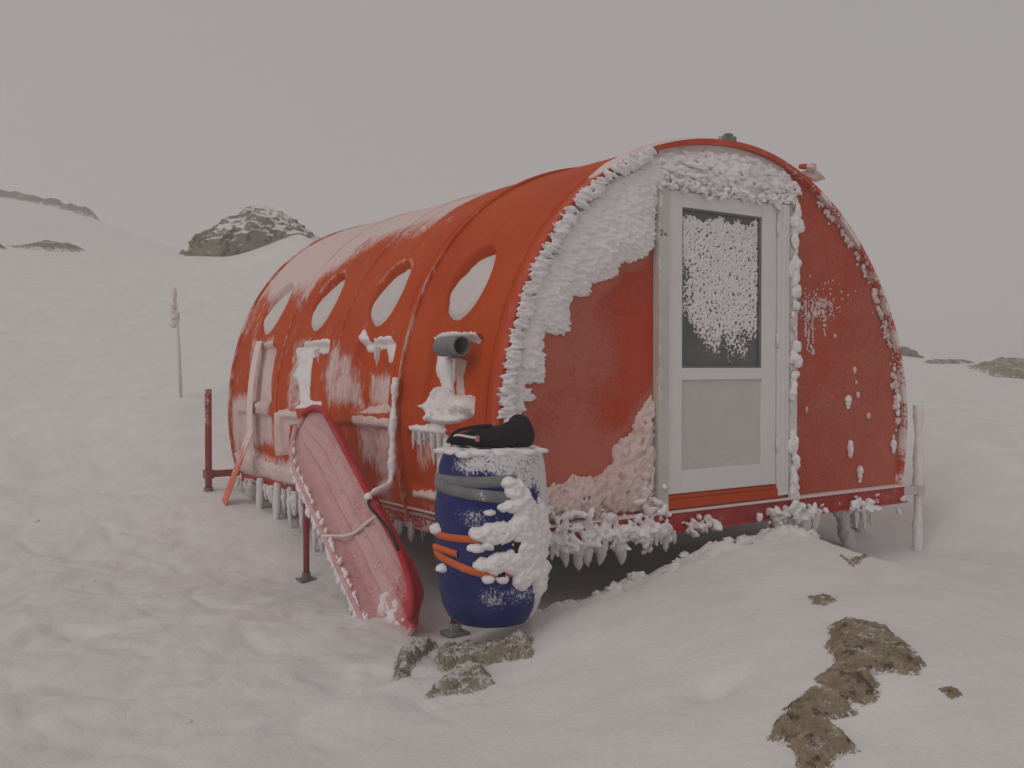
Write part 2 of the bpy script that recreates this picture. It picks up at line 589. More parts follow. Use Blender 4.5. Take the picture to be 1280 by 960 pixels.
# ================================================================== the hut
ZC = .95
Y0S = [.08, 1.13, 2.18, 3.23]
YEND = 4.36
hut = empty('refuge_hut', (0, 2.2, 0), 'orange barrel-shaped refuge hut on legs with white door, crusted with rime ice', 'hut')


def prof(th):
    th = np.asarray(th, float)
    s = np.sin(2 * th) ** 2
    up = np.where(np.sin(th) > 0, 1, 0)
    return 1.87 + up * s * np.where(th < math.pi / 2, .05, -.035)


def rbox(a, b, ca, cb, ha, hb, r):
    qa = np.abs(a - ca) - ha + r; qb = np.abs(b - cb) - hb + r
    return -(np.hypot(np.maximum(qa, 0), np.maximum(qb, 0)) + np.minimum(np.maximum(qa, qb), 0) - r)


def shell_d(y, th):
    """how far the moulded shell stands out of (+) or sinks below (-) the barrel"""
    s = th * 1.87
    d = np.zeros(np.broadcast(y, th).shape)
    for y0 in Y0S:
        q = 1 - np.hypot((y - (y0 + .52)) / .215, (s - R_(29.3) * 1.87) / .255)
        d = d - .080 * sstep(-.02, .14, q) - .012 * sstep(-.16, -.04, q) * 0
        d = d + .005 * sstep(-.22, -.08, q) * sstep(.02, -.06, q)
        b = rbox(y, s, y0 + .45, R_(10.9) * 1.87, .30, R_(7.8) * 1.87, .06)
        d = d - .050 * sstep(-.005, .035, b)
        b = rbox(y, s, y0 + .52, R_(-5.3) * 1.87, .44, R_(6.2) * 1.87, .07)
        d = d - .040 * sstep(-.005, .035, b)
    return d


def SP(y, th, t):
    r = prof(th) + t
    return np.stack([-r * np.cos(th), y + 0 * th, ZC + r * np.sin(th)], -1)


A_ = math.radians
ROOF_Y = [0, 1.35, 1.55, 1.72, 2.3, 2.8, 2.95, 3.2, 3.6, 4.4]
ROOF_T = [130, 100, 74, 50, 45.5, 43, 37, 31, 29, 30]
FROST = [  # (polygon in metres along the hut and degrees up the barrel, strength, soft edge)
    ([(1.69, 12.7), (1.3, 11.4), (1.26, 4.9), (1.66, 3.9)], .75, .08),
    ([(2.27, 18.3), (1.89, 16.2), (1.71, 4.1), (2.21, 3.3), (2.35, 10.8)], .66, .12),
    ([(1.8, 2.3), (1.21, 2.4), (1.34, -16.9), (1.5, -12.6), (1.81, -6.5)], .62, .12),
    ([(.97, 1.1), (.54, 1.7), (.59, -4.9), (.69, -2.2), (.88, -8.7), (.99, -5.9)], .52, .08),
    ([(4.01, 20.6), (3.52, 20.9), (3.36, -7.8), (3.91, -8.9)], .75, .1),
    ([(4.33, 5), (3.87, 6), (3.9, -17.9), (4.36, -18)], .8, .12),
    ([(4.4, -9), (3.32, -10.3), (1.84, -8.5), (1.84, -17), (4.4, -18)], .75, .1),
    ([(3.04, 20), (2.72, 20), (2.70, 2), (3.0, 2)], .6, .1),
    ([(1.1, -11.5), (.1, -11.5), (.1, -17), (1.1, -17)], .35, .08),
    ([(4.36, 60), (3.9, 60), (3.95, 20), (4.36, 20)], .45, .2),
]


def shell_frost(y, th):
    deg = np.degrees(th)
    s = th * 1.87
    tb = np.interp(y, ROOF_Y, ROOF_T)
    base = (.20 + .16 * fbm(y * 1.6, s * 1.2, 0, 3, 47)) * sstep(1.15, 1.35, y) + .06 * sstep(.2, .5, fbm(y * 2, s * 2, 0, 3, 48)) 
    f = 1.05 * sstep(-11, 15, deg - tb + 3 * perlin(y * 3, s * 3, 0, 40)) * sstep(150, 120, deg)
    for poly, st, soft in FROST:
        q = sdpoly(y, s, [(a, A_(b) * 1.87) for a, b in poly])
        f = np.maximum(f, st * sstep(-soft, soft, q))
    f = np.maximum(f, base)
    # rime clings to the moulded edges
    for y0 in Y0S[1:]:
        q = 1 - np.hypot((y - (y0 + .52)) / .215, (s - R_(29.3) * 1.87) / .255)
        f = np.maximum(f, .5 * np.exp(-((q + .06) / .10) ** 2) * sstep(30, 33, deg))
    f = np.maximum(f, .46 * sstep(.9, .2, np.abs(y - 1.13) / .06) * sstep(75, 10, deg))
    return f


def arc_samples():
    a = np.arange(R_(-17), R_(62), .0075 / 1.87)
    b = np.arange(R_(62), R_(197.01), .045 / 1.87)
    return np.concatenate([a, b])


TH = arc_samples()
edges = [(.0, 1.125), (1.13, 2.175), (2.18, 3.225), (3.23, YEND)]
for (ya, yb) in edges:
    yy = np.linspace(ya, yb, int((yb - ya) / .0085))
    Y, T = np.meshgrid(yy, TH, indexing='ij')
    d = shell_d(Y, T) + .0025 * fbm(Y * 3, T * 5, 0, 3, 50)
    V = SP(Y, T, d).reshape(-1, 3)
    mobj('shell_segment', V, grid_faces(len(yy), len(TH)), M['shell'], hut, {'frost': shell_frost(Y, T).ravel()})


def ring(name, ya, yb, ra, rb, mat, frost=0.0, t0=-17, t1=197, n=260, bev=.006, noise_f=.3):
    """an arched band of rectangular section standing on the barrel"""
    t = np.linspace(R_(t0), R_(t1), n)
    sec = [(ya, ra), (ya, rb - bev), (ya + bev, rb), (yb - bev, rb), (yb, rb - bev), (yb, ra)]
    V = np.stack([SP(np.full(n, a), t, np.full(n, b)) for a, b in sec], 1).reshape(-1, 3)
    m = len(sec)
    F = []
    for i in range(n - 1):
        for j in range(m):
            k = (j + 1) % m
            F.append([i * m + j, i * m + k, (i + 1) * m + k, (i + 1) * m + j])
    fr = np.repeat(frost + noise_f * fbm(t * 6, ya * 7 + t * 0, 0, 3, 60), m) if not callable(frost) else np.repeat(frost(t), m)
    return mobj(name, V, np.array(F), mat, hut, {'frost': np.clip(fr, 0, 1)}, smooth=False)


def fl_frost(y):
    return lambda t: np.clip(shell_frost(np.full(len(t), y), t) + .12, 0, 1)


ring('joint_flange', 1.105, 1.128, -.01, .022, M['shell'], fl_frost(1.1))
ring('joint_flange', 1.131, 1.150, -.01, .014, M['shell'], fl_frost(1.14))
ring('joint_band', 1.225, 1.240, -.01, .006, M['shell'], fl_frost(1.25))
ring('joint_flange', 2.168, 2.190, -.01, .010, M['shell'], fl_frost(2.18))
ring('joint_flange', 3.218, 3.240, -.01, .010, M['shell'], fl_frost(3.2))
ring('joint_band', .10, .118, -.01, .008, M['shell'], 0.05)
ring('end_flange', YEND - .03, YEND + .02, -.02, .014, M['shell'], .5)
ring('front_rim', -.024, .05, -.030, .006, M['rim'], lambda t: np.clip(.15 + .35 * sstep(95, 120, np.degrees(t)) + .3 * fbm(t * 9, 0 * t, 0, 3, 61), 0, 1))


RIME_TOP = [(-1.87, 1.073), (-1.859, 1.321), (-1.801, 1.578), (-1.716, 1.774), (-1.64, 1.915), (-1.507, 2.098), (-1.382, 2.239), (-1.253, 2.352), (-1.054, 2.494), (-0.847, 2.613), (-0.691, 2.685), (-0.287, 2.741), (0.089, 2.758), (0.363, 2.722), (0.526, 2.693), (0.668, 2.588), (0.643, 2.542), (0.576, 2.508), (0.437, 2.45), (0.008, 2.462), (-0.495, 2.448), (-0.624, 2.449), (-0.71, 2.382), (-0.729, 2.109), (-0.775, 2.052), (-0.878, 2.002), (-0.972, 1.996), (-1.053, 1.897), (-1.132, 1.874), (-1.229, 1.846), (-1.199, 1.788), (-1.346, 1.777), (-1.392, 1.706), (-1.381, 1.579), (-1.455, 1.55), (-1.546, 1.575), (-1.568, 1.526), (-1.557, 1.369), (-1.568, 1.279), (-1.65, 1.289), (-1.699, 1.263), (-1.617, 1.222), (-1.623, 1.182), (-1.705, 1.174), (-1.699, 1.126), (-1.801, 1.062)]
RIME_LOW = [(-0.706, 1.214), (-0.824, 1.07), (-0.9, 0.952), (-1.014, 0.904), (-1.032, 0.801), (-1.094, 0.743), (-1.185, 0.725), (-1.274, 0.726), (-1.322, 0.757), (-1.414, 0.685), (-1.523, 0.697), (-1.656, 0.693), (-1.70, 0.60), (-1.656, 0.50), (-1.528, 0.49), (-0.912, 0.50), (-0.70, 0.485), (-0.703, 0.675)]


def disc_panel(name, x0, x1, z0, y, mat, frostfn, rr=-.03, zmax=9):
    """piece of the round end wall between x0 and x1 above z0"""
    xs = np.linspace(x0, x1, max(12, int(abs(x1 - x0) / .02)))
    tz = np.linspace(0, 1, 90)
    X, Tt = np.meshgrid(xs, tz, indexing='ij')
    # arch height at x
    tt = np.linspace(R_(0), R_(180), 721); rad = prof(tt) + rr
    ax, az = -rad * np.cos(tt), ZC + rad * np.sin(tt)
    top = np.minimum(np.interp(X, ax, az), zmax)
    lowt = np.linspace(R_(-16), 0, 60); lx = (1.87 + rr) * np.cos(lowt); lz = ZC + (1.87 + rr) * np.sin(lowt)
    low = np.maximum(z0, np.where(np.abs(X) > lx[0], np.interp(np.abs(X), lx, lz), z0))
    Z = low + (np.maximum(top, low + .001) - low) * Tt
    Yv = y + .002 * fbm(X * 2, Z * 2, 0, 2, 70)
    return mobj(name, np.stack([X, Yv, Z], -1).reshape(-1, 3), grid_faces(len(xs), len(tz)), mat, hut,
                {'frost': frostfn(X, Z).ravel()})


disc_panel('front_panel', -1.835, -.66, .48, .02, M['panel'],
           lambda X, Z: np.clip(.8 * sstep(-.10, .0, np.maximum(sdpoly(X, Z, RIME_TOP), sdpoly(X, Z, RIME_LOW))) + .62 * sstep(-.72, -1.25, X + .25 * perlin(X * 2, Z * 2, 0, 71)) + .15 + .25 * sstep(1.1, .7, Z), 0, 1))
disc_panel('front_panel', .50, 1.82, .48, .02, M['panel'], lambda X, Z: .55 + .2 * sstep(.9, 1.7, X) + .1 * sstep(1.2, .6, Z))
disc_panel('door_header', -.66, .50, 2.44, .018, M['jamb'], lambda X, Z: .9 + 0 * X)
disc_panel('back_wall', -1.83, 1.83, .48, YEND - .01, M['shell'], lambda X, Z: .5 + 0 * X)
V, F = bx(-1.80, 1.80, .06, YEND - .05, .425, .485)
mobj('floor', V, F, M['dark'], hut, {'frost': np.zeros(len(V))}, smooth=False)


def beam(x0, x1, y0, y1, z0, z1, face, frost):
    """channel section: web with top and bottom lips; face = outward direction"""
    parts = []
    if face in ('-y', '+y'):
        s = -1 if face == '-y' else 1
        yo = y0 if s < 0 else y1
        parts.append(bx(x0, x1, min(yo, yo - s * .012), max(yo, yo - s * .012), z0, z1, .002))
        for zz in (z0 - .001, z1 - .011):
            a, b = sorted((yo + s * .028, yo - s * .05)); parts.append(bx(x0 - .002, x1 + .002, a, b, zz, zz + .012, .002))
    else:
        s = -1 if face == '-x' else 1
        xo = x0 if s < 0 else x1
        parts.append(bx(min(xo, xo - s * .012), max(xo, xo - s * .012), y0, y1, z0, z1, .002))
        for zz in (z0 - .001, z1 - .011):
            a, b = sorted((xo + s * .028, xo - s * .05)); parts.append(bx(a, b, y0 - .002, y1 + .002, zz, zz + .012, .002))
    V, F = joinm(parts)
    n = frost + .35 * fbm(V[:, 0] * 2, V[:, 1] * 2, V[:, 2] * 6, 3, 80) + .7 * (np.arange(len(V)) >= len(V) - len(parts[2][0]))
    return mobj('base_beam', V, F, M['red'], hut, {'frost': np.clip(n, 0, 1)}, smooth=False)


beam(-1.80, 1.83, -.03, .05, .345, .478, '-y', .12)
beam(-1.79, -1.70, .10, YEND - .06, .345, .474, '-x', .35)
beam(1.70, 1.79, .10, YEND - .06, .345, .474, '+x', .5)
beam(-1.78, 1.78, YEND - .1, YEND - .03, .345, .474, '+y', .5)

# ---- door
def fro(V, f, amp=.3, sc=8, seed=90):
    return {'frost': np.clip(f + amp * fbm(V[:, 0] * sc, V[:, 1] * sc, V[:, 2] * sc, 3, seed), 0, 1)}


V, F = joinm([bx(-.70, -.618, -.035, .05, .50, 2.46, .004)])
mobj('door_jamb', V, F, M['jamb'], hut, fro(V, .2, .5), smooth=False)
V, F = joinm([bx(.395, .50, -.032, .05, .50, 2.46, .004), bx(.425, .44, -.046, -.031, .575, 2.45, .003)])
mobj('door_jamb', V, F, M['door'], hut, fro(V, .3), smooth=False)
V, F = bx(.52, .60, -.02, .03, .49, 2.52, .004)
mobj('cover_strip', V, F, M['jamb'], hut, fro(V, .6), smooth=False)
V, F = bx(-.70, .50, -.012, .05, 2.462, 2.53, .004)
mobj('door_head', V, F, M['jamb'], hut, fro(V, .8), smooth=False)
V, F = joinm([bx(-.63, .46, -.028, .04, .487, .545, .003), bx(-.63, .43, -.016, .04, .547, .572, .003)])
mobj('door_sill', V, F, M['shell'], hut, fro(V, .05, .2), smooth=False)
lx0, lx1, lz0, lz1 = -.612, .390, .578, 2.456
gx0, gx1, gz0, gz1 = -.485, .245, 1.36, 2.36
px0, px1, pz0, pz1 = -.485, .250, .72, 1.285
V, F = joinm([bx(lx0, gx0, -.012, .035, lz0, lz1, .004), bx(px1, lx1, -.012, .035, lz0, lz1, .004),
              bx(gx0, px1, -.0115, .0345, lz0, pz0, .004), bx(gx0, px1, -.0115, .0345, pz1, gz0, .004), bx(gx0, px1, -.0115, .0345, gz1, lz1, .004)])
door = mobj('door', V, F, M['door'], hut, fro(V, .25, .4), smooth=False)
V, F = bx(px0 - .004, px1 + .004, .002, .02, pz0 - .004, pz1 + .004, .002)
mobj('lower_panel', V, F, M['doorpanel'], door, fro(V, .4, .4), smooth=False)
V, F = bx(gx0 - .004, px1 + .004, .012, .02, gz0 - .004, gz1 + .004, .001)
pane = mobj('pane', V, F, M['glass'], door, smooth=False)
fr = []
for a, b, c, d in ((gx0, gx0 + .012, gz0, gz1), (px1 - .014, px1, gz0, gz1), (gx0 + .0125, px1 - .0145, gz0, gz0 + .012), (gx0 + .0125, px1 - .0145, gz1 - .012, gz1)):
    fr.append(bx(a, b, -.004, .0115, c, d, .002))
V, F = joinm(fr)
mobj('glazing_bead', V, F, M['tape'], door, fro(V, .0, 0), smooth=False)
for zz in (.80, 1.5, 2.25):
    V, F = tube([(.392, -.022, zz), (.392, -.022, zz + .09)], .009, 10)
    mobj('hinge', V, F, M['door'], door, fro(V, .4), smooth=True)


def field(name, u0, u1, v0, v1, res, tfn, posfn, mat, parent, cut=0.0, kind=None, attrs=None):
    """a crust over a surface: thickness field tfn(u,v), kept only where it stands above cut"""
    us = np.arange(u0, u1, res); vs_ = np.arange(v0, v1, res)
    U, W = np.meshgrid(us, vs_, indexing='ij')
    t = tfn(U, W)
    keep = t > cut
    F = grid_faces(len(us), len(vs_), keep)
    if not len(F):
        return None
    V = posfn(U, W, np.maximum(t, cut - .012)).reshape(-1, 3)
    V, F, _ = compact(V, F)
    return mobj(name, V, F, mat, parent, kind=kind)


def front_pos(y0):
    return lambda x, z, t: np.stack([x + 0 * t, y0 - t, z + 0 * t], -1)


# frost crystals stuck on the pane
def pane_t(x, z):
    u = (x - gx0) / (gx1 - gx0); w = (z - gz0) / (gz1 - gz0)
    cover = .66 * sstep(-.30, .30, u + .35 * (w - .35) + .16 * perlin(x * 6, z * 6, 0, 101)) * sstep(-.02, .36, w + .14 * perlin(x * 9, z * 5, 0, 102) + .12 * u)
    cover = np.maximum(cover, .42 * np.exp(-((u - .10) / .09) ** 2) * sstep(.45, .7, w))
    cover *= sstep(1.0, .93, w + .04 * perlin(x * 12, z * 3, 0, 103)) * sstep(.995, .965, u)
    n = .55 * fbm(x * 58, z * 58, 0, 3, 104, .65) + .75 * (.34 - np.abs(fbm(x * 30, z * 30, 0, 3, 106, .6)))
    return .010 * (sstep(-.35, .75, n + (cover - .53) * 2.4) - .45) + .002 * np.abs(perlin(x * 180, z * 180, 0, 105))


field('frost_crystals', gx0 + .014, gx1 - .01, gz0 + .012, gz1 - .012, .0034, pane_t, front_pos(.0105), M['rime'], pane, 0.0, 'stuff')

# ---- lettering on the left jamb
def text(body, size, x, z, parent, y=-.0365):
    cu = bpy.data.curves.new('marking', 'FONT'); cu.body = body; cu.size = size; cu.extrude = .0006
    o = bpy.data.objects.new('marking', cu); COL.objects.link(o)
    dg = bpy.context.evaluated_depsgraph_get(); dg.update()
    me = bpy.data.meshes.new_from_object(o.evaluated_get(dg))
    bpy.data.objects.remove(o)
    q = bpy.data.objects.new('marking', me); me.materials.clear(); me.materials.append(M['ink'])
    COL.objects.link(q)
    q.parent = parent
    q.location = Vector((x, y, z)) - Vector(wloc(parent)); q.rotation_euler = (math.pi / 2, 0, 0)
    return q


text('2', .052, -.697, 2.165, hut)
text('16', .030, -.668, 2.165, hut)

# ---- rime on the front
def rime_t(poly, thick, edge, seed, ani=(9, 22)):
    def f(x, z):
        q = sdpoly(x, z, poly) + .02 * perlin(x * 9, z * 20, 0, seed)
        q = np.minimum(q, 1.825 + .05 * (x < 0) * np.sin(2 * np.arctan2(z - ZC, -x)) ** 2 - np.hypot(x, z - ZC))
        n = fbm(x * ani[0] + z * 3, z * ani[1] - x * 5, 0, 4, seed + 1, .55)
        return np.where(q > 0, thick * np.sqrt(np.clip(q / edge, 0, 1)) * (.75 + .40 * n), -.01)
    return f


def shards(poly, n, base_t, y0, rng, ang, length, width, thick, seed, size=1.0, edge=.1, dens=None, lift=.25):
    xs = [p[0] for p in poly]; zs = [p[1] for p in poly]
    C, A = [], []
    r = np.random.RandomState(seed)
    while len(C) < n:
        X = r.uniform(min(xs), max(xs), 4000); Z = r.uniform(min(zs), max(zs), 4000)
        q = sdpoly(X, Z, poly)
        for x, z, d in zip(X, Z, q):
            if d < .004 or len(C) >= n or math.hypot(x, z - ZC) > 1.785 + (.04 if z > 1.6 else 0):
                continue
            if dens is not None and r.rand() > dens(x, z, d):
                continue
            a = R_(r.normal(ang(x, z) if callable(ang) else ang, rng))
            L = r.uniform(*length) * size * (.55 + .45 * min(1, d / .12)); w = r.uniform(*width) * size; th = r.uniform(*thick) * size
            up = r.normal(lift, .15)
            e1 = np.array([math.cos(a) * math.cos(up), -math.sin(up), math.sin(a) * math.cos(up)])
            e2 = np.array([-math.sin(a), 0, math.cos(a)])
            e3 = np.cross(e1, e2)
            t = base_t * math.sqrt(min(1, max(0.02, d / edge)))
            C.append((x, y0 - t * r.uniform(.5, 1.05), z)); A.append(np.stack([e1 * L * .5, e2 * w * .5, e3 * th * .5]))
    return np.array(C), np.array(A)


field('rime_crust', -1.9, .72, .98, 2.80, .009, rime_t(RIME_TOP, .050, .14, 110, (10, 34)), front_pos(.022), M['rime'], hut, 0, 'stuff')
Cc, Ax = shards(RIME_TOP, 3600, .050, .02, 16, -10, (.06, .16), (.012, .034), (.014, .034), 5, 1.0, .14, lambda x, z, d: 1.0 if x < -.72 else .12)
V, F = lumps(Cc, Ax, 2, .40, 1.9, 6, taper=-.25)
fuse(mobj('rime_feathers', V, F, M['rime'], hut, kind='stuff'), .0048, 0)
# horizontal frill of feathers at the windward rim
Cc, Ax = [], []
for k in range(520):
    th = R_(RNG.uniform(1, 66))
    p = SP(np.array(0.0), np.array(th), np.array(RNG.uniform(-.060, .002)))
    a = R_(RNG.normal(182 - math.degrees(th) * .35, 9)); L = RNG.uniform(.05, .10); w = RNG.uniform(.014, .028)
    e1 = np.array([math.cos(a), -.25, math.sin(a)]); e2 = np.array([-math.sin(a), 0, math.cos(a)]); e3 = np.cross(e1, e2)
    Cc.append((p[0], -.035 - RNG.uniform(0, .035), p[2])); Ax.append(np.stack([e1 * L * .5, e2 * w * .5, e3 * .02]))
V, F = lumps(np.array(Cc), np.array(Ax), 2, .3, 1.8, 8, taper=.4)
fuse(mobj('rime_feathers', V, F, M['rime'], hut, kind='stuff'), .0046, 0)

field('rime_crust', -1.75, -.68, .46, 1.24, .009, rime_t(RIME_LOW, .05, .09, 120, (14, 10)), front_pos(.022), M['rime_pink'], hut, 0, 'stuff')
Cc, Ax = shards(RIME_LOW, 520, .05, .02, 30, lambda x, z: 60, (.05, .12), (.022, .050), (.02, .04), 9, 1.0, .09)
V, F = lumps(Cc, Ax, 2, .40, 1.8, 12, taper=.2)
fuse(mobj('rime_feathers', V, F, M['rime_pink'], hut, kind='stuff'), .0052, 1)


def beads(pts, rad, seed, n=2, squash=(1, .8, 1), rough=.3):
    r = np.random.RandomState(seed)
    C = np.array(pts, float)
    rad = np.broadcast_to(rad, (len(C),))
    A = np.stack([np.diag(np.array(squash) * q * r.uniform(.75, 1.25, 3)) for q in rad])
    return lumps(C, A, n, rough, 1.5, seed)


# rime knobs on the base beam, the cover strip and round the right rim
def scatter_line(p0, p1, n, spread, rad, seed, dens=None):
    r = np.random.RandomState(seed); P, Q = [], []
    p0, p1 = np.array(p0, float), np.array(p1, float)
    while len(P) < n:
        t = r.rand()
        if dens is not None and r.rand() > dens(t):
            continue
        P.append(p0 + (p1 - p0) * t + r.normal(0, 1, 3) * np.array(spread)); Q.append(r.uniform(*rad))
    return P, np.array(Q)


def dens_beam(t):
    x = -1.75 + 3.55 * t
    return 1.0 if x < -.62 else (.75 if (.30 < x < .85 or -.5 < x < -.2) else (.55 if 1.15 < x < 1.45 else .03))


def spikes(P, Q, seed, d0=(-.25, -.7, .25), jit=.5, asp=(1.35, .8, .8)):
    """small tapered rime feathers, each pointing out of the face into the wind"""
    r = np.random.RandomState(seed); A = []
    for q in Q:
        e1 = np.array(d0) + r.normal(0, jit, 3); e1 /= np.linalg.norm(e1)
        e2 = np.cross(e1, r.normal(size=3)); e2 /= np.linalg.norm(e2); e3 = np.cross(e1, e2)
        A.append(np.stack([e1 * q * asp[0] * r.uniform(.7, 1.3), e2 * q * asp[1] * r.uniform(.7, 1.4), e3 * q * asp[2]]))
    return lumps(np.array(P), np.array(A), 2, .38, 1.7, seed, taper=.45)


P1, Q1 = scatter_line((-1.75, -.05, .375), (1.80, -.05, .365), 330, (.01, .014, .024), (.010, .032), 21, dens_beam)
P2, Q2 = scatter_line((-1.70, -.04, .45), (-.62, -.04, .44), 170, (.01, .014, .06), (.010, .028), 25)
V, F = spikes(P1 + P2, np.concatenate([Q1, Q2]) * 1.2, 22)
fuse(mobj('rime_knobs', V, F, M['rime'], hut, kind='stuff'), .006, 1)
P1, Q1 = scatter_line((-.70, -.03, 2.485), (.52, -.03, 2.485), 210, (.01, .010, .022), (.008, .024), 29)
V, F = spikes(P1, Q1, 30, (.5, -.6, -.2))
fuse(mobj('rime_knobs', V, F, M['rime'], hut, kind='stuff'), .0052, 1)
P1, Q1 = scatter_line((.56, -.03, .46), (.565, -.03, 2.50), 170, (.016, .008, .02), (.012, .028), 23, lambda t: (.15 + .85 * (t < .22) + .5 * (t > .62)) * (.25 + .75 * (math.sin(t * 37) > -.1)))
Q1 = .007 + .030 * np.random.RandomState(27).rand(len(Q1)) ** 2.2
V, F = beads(P1, Q1, 24, 2, (1, .7, 1.5), .45)
fuse(mobj('rime_knobs', V, F, M['rime'], hut, kind='stuff'), .006, 1)
P, Q = [], []
for k in range(420):
    deg = RNG.uniform(118, 184)
    if perlin(deg * .35, 0, 0, 28) < RNG.uniform(-.5, .3):
        continue
    off = -.05 - abs(RNG.normal(0, .018)); q = .004 + .016 * RNG.rand() ** 2
    if deg > 150:
        off = -.055 - abs(RNG.normal(0, .03))
    p = SP(np.array(0.0), np.array(R_(deg)), np.array(off))
    P.append((p[0], .008, p[2])); Q.append(q)
V, F = beads(P, np.array(Q), 26, 2, (1, .9, 1.3), .3)
mobj('rime_knobs', V, F, M['rime_pink'], hut, kind='stuff')
# snow packed on the outside of the right rim
def rim_snow(y, s):
    deg = np.degrees(s / 1.87)
    return np.where((deg > 112) & (deg < 190), .025 * sstep(110, 128, deg) * (1 + .6 * fbm(y * 12, s * 9, 0, 3, 130)) * sstep(.22, .10, y) * sstep(-.030, .01, y) - .004, -.02)


field('rim_snow', -.036, .26, R_(108) * 1.87, R_(192) * 1.87, .014, rim_snow, lambda y, s, t: SP(y, s / 1.87, t + .006), M['rime'], hut, 0, 'stuff')


def rim_snow2(y, s):
    deg = np.degrees(s / 1.87)
    return .020 * sstep(50, 58, deg) * sstep(92, 70, deg) * sstep(.13, .05, y + .02 * perlin(s * 8, y * 4, 0, 131)) * sstep(-.030, .01, y) - .004


field('rim_snow', -.036, .2, R_(48) * 1.87, R_(94) * 1.87, .010, rim_snow2, lambda y, s, t: SP(y, s / 1.87, t + .006), M['rime_pink'], hut, 0, 'stuff')
# frozen drips on the right panel
DR = [(0.683, 1.774), (0.751, 1.721), (0.82, 1.74), (0.907, 1.754), (1.042, 1.588), (0.805, 1.472), (1.273, 1.343), (1.293, 1.255), (1.313, 1.162), (0.739, 1.071), (1.655, 1.689), (1.729, 1.3), (1.438, 1.007)]
parts = []
for i, (x, z) in enumerate(DR):
    parts.append(beads([(x, .012, z)], RNG.uniform(.012, .018), 30 + i, 2, (.8, .8, 1.4)))
for x0, z0, n, L in ((.72, 1.83, 26, .26), (.80, 1.82, 30, .38), (.87, 1.84, 16, .12), (.93, 1.85, 18, .28), (1.0, 1.83, 10, .1), (.76, 1.66, 12, .2)):
    pts = [(x0 + RNG.normal(0, .008), .014, z0 - L * (k / n) ** 1.1 + RNG.normal(0, .004)) for k in range(n)]
    parts.append(beads(pts, RNG.uniform(.005, .010, n), 50 + n, 2, (.9, .7, 1.3)))
for k in range(170):
    x, z = .86 + RNG.normal(0, .13), 1.80 + RNG.normal(0, .07)
    if .62 < x < 1.4:
        parts.append(beads([(x, .016, z)], RNG.uniform(.004, .009), 300 + k, 2, (1, .6, 1)))
V, F = joinm(parts)
mobj('frozen_drips', V, F, M['rime_pink'], hut, kind='stuff')
for i, (x, z, L) in enumerate(((1.183, 1.129, .07), (1.213, .80, .10), (1.327, .612, .11), (1.735, .787, .07), (1.782, 1.13, .16))):
    V, F = beads([(x, .0, z - L * .35 * k) for k in range(3)], [.028, .024, .016], 70 + i, 3, (.75, .8, 1.2), .3)
    mobj('ice_knob', V, F, M['rime'], hut)

# ---- icicles and frozen chunks under the edges
_im = {}


def icicle_mesh(kind):
    if kind not in _im:
        r = np.random.RandomState(200 + kind)
        n = 14
        t = np.linspace(0, 1, n)
        path = np.stack([.10 * perlin(t * 2, kind, 0, 3) * t + .18 * t * (kind % 3 - 1), .10 * perlin(t * 2, kind + 9, 0, 4) * t, -t], -1)
        if kind < 4:
            rad = .16 * (1 - t) ** .7 * (1 + .35 * perlin(t * 6, kind * 3.1, 0, 5)) + .012
        else:
            rad = .30 * (1 - t ** 3) * (1 + .4 * perlin(t * 5, kind * 3.1, 0, 6)) + .03
        V, F = tube(path, rad, 9, True, .25, kind)
        _im[kind] = make_mesh('icicle', V, F)
        _im[kind].materials.append(M['ice'] if kind < 4 else M['rime'])
    return _im[kind]


def icicle(p, L, w=1.0, kind=0, rz=0.0):
    o = bpy.data.objects.new('icicle', icicle_mesh(kind))
    COL.objects.link(o); o.parent = hut
    o.location = Vector(p) - Vector(wloc(hut)); o.scale = (L * w, L * w, L); o.rotation_euler = (0, 0, rz)


for k in range(22):          # front, left half: big frozen chunks
    x = -1.70 + 1.12 * (k + RNG.uniform(.1, .9)) / 22
    icicle((x, -.045 + RNG.normal(0, .012), .36), RNG.uniform(.05, .17) * (1.0 if k % 3 else .5), RNG.uniform(.55, .95), 4 + k % 4, RNG.uniform(-.8, .8))
for x in (.35, .42, .50, .58, .66, .74, .78, 1.22, 1.30, 1.36, 1.40):
    icicle((x, -.04, .36), RNG.uniform(.08, .2), RNG.uniform(.55, .9), RNG.choice([0, 1, 2, 5]), RNG.uniform(0, 6))
for k in range(64):          # left side: a curtain of icicles
    y = .9 + 3.4 * (k + RNG.rand()) / 64
    icicle((-1.80 + RNG.normal(0, .02), y, .37), RNG.uniform(.06, .26) if y > 1.9 else RNG.uniform(.05, .15), RNG.uniform(.4, .8), RNG.randint(0, 7), RNG.uniform(0, 6))
for y in (1.72, 1.95, 2.28, 2.5, 2.8, 3.05, 3.3, 3.7):  # frozen columns
    icicle((-1.83, y, .40), .34 + .12 * (int(y * 10) % 2), .24, 4 + int(y * 10) % 4, y)
for (y, z, L) in ((.80, .97, .10), (.86, .97, .14), (.93, .97, .12), (.70, .97, .2), (.62, 1.03, .22), (.50, 1.42, .22), (.44, 1.42, .16), (1.45, 1.50, .13), (1.40, 1.5, .1),
                  (2.40, 1.5, .10), (2.45, 1.5, .07), (.42, .99, .10)):
    icicle((-1.86, y, z), L, RNG.uniform(.55, .8), RNG.randint(0, 4), RNG.uniform(0, 6))

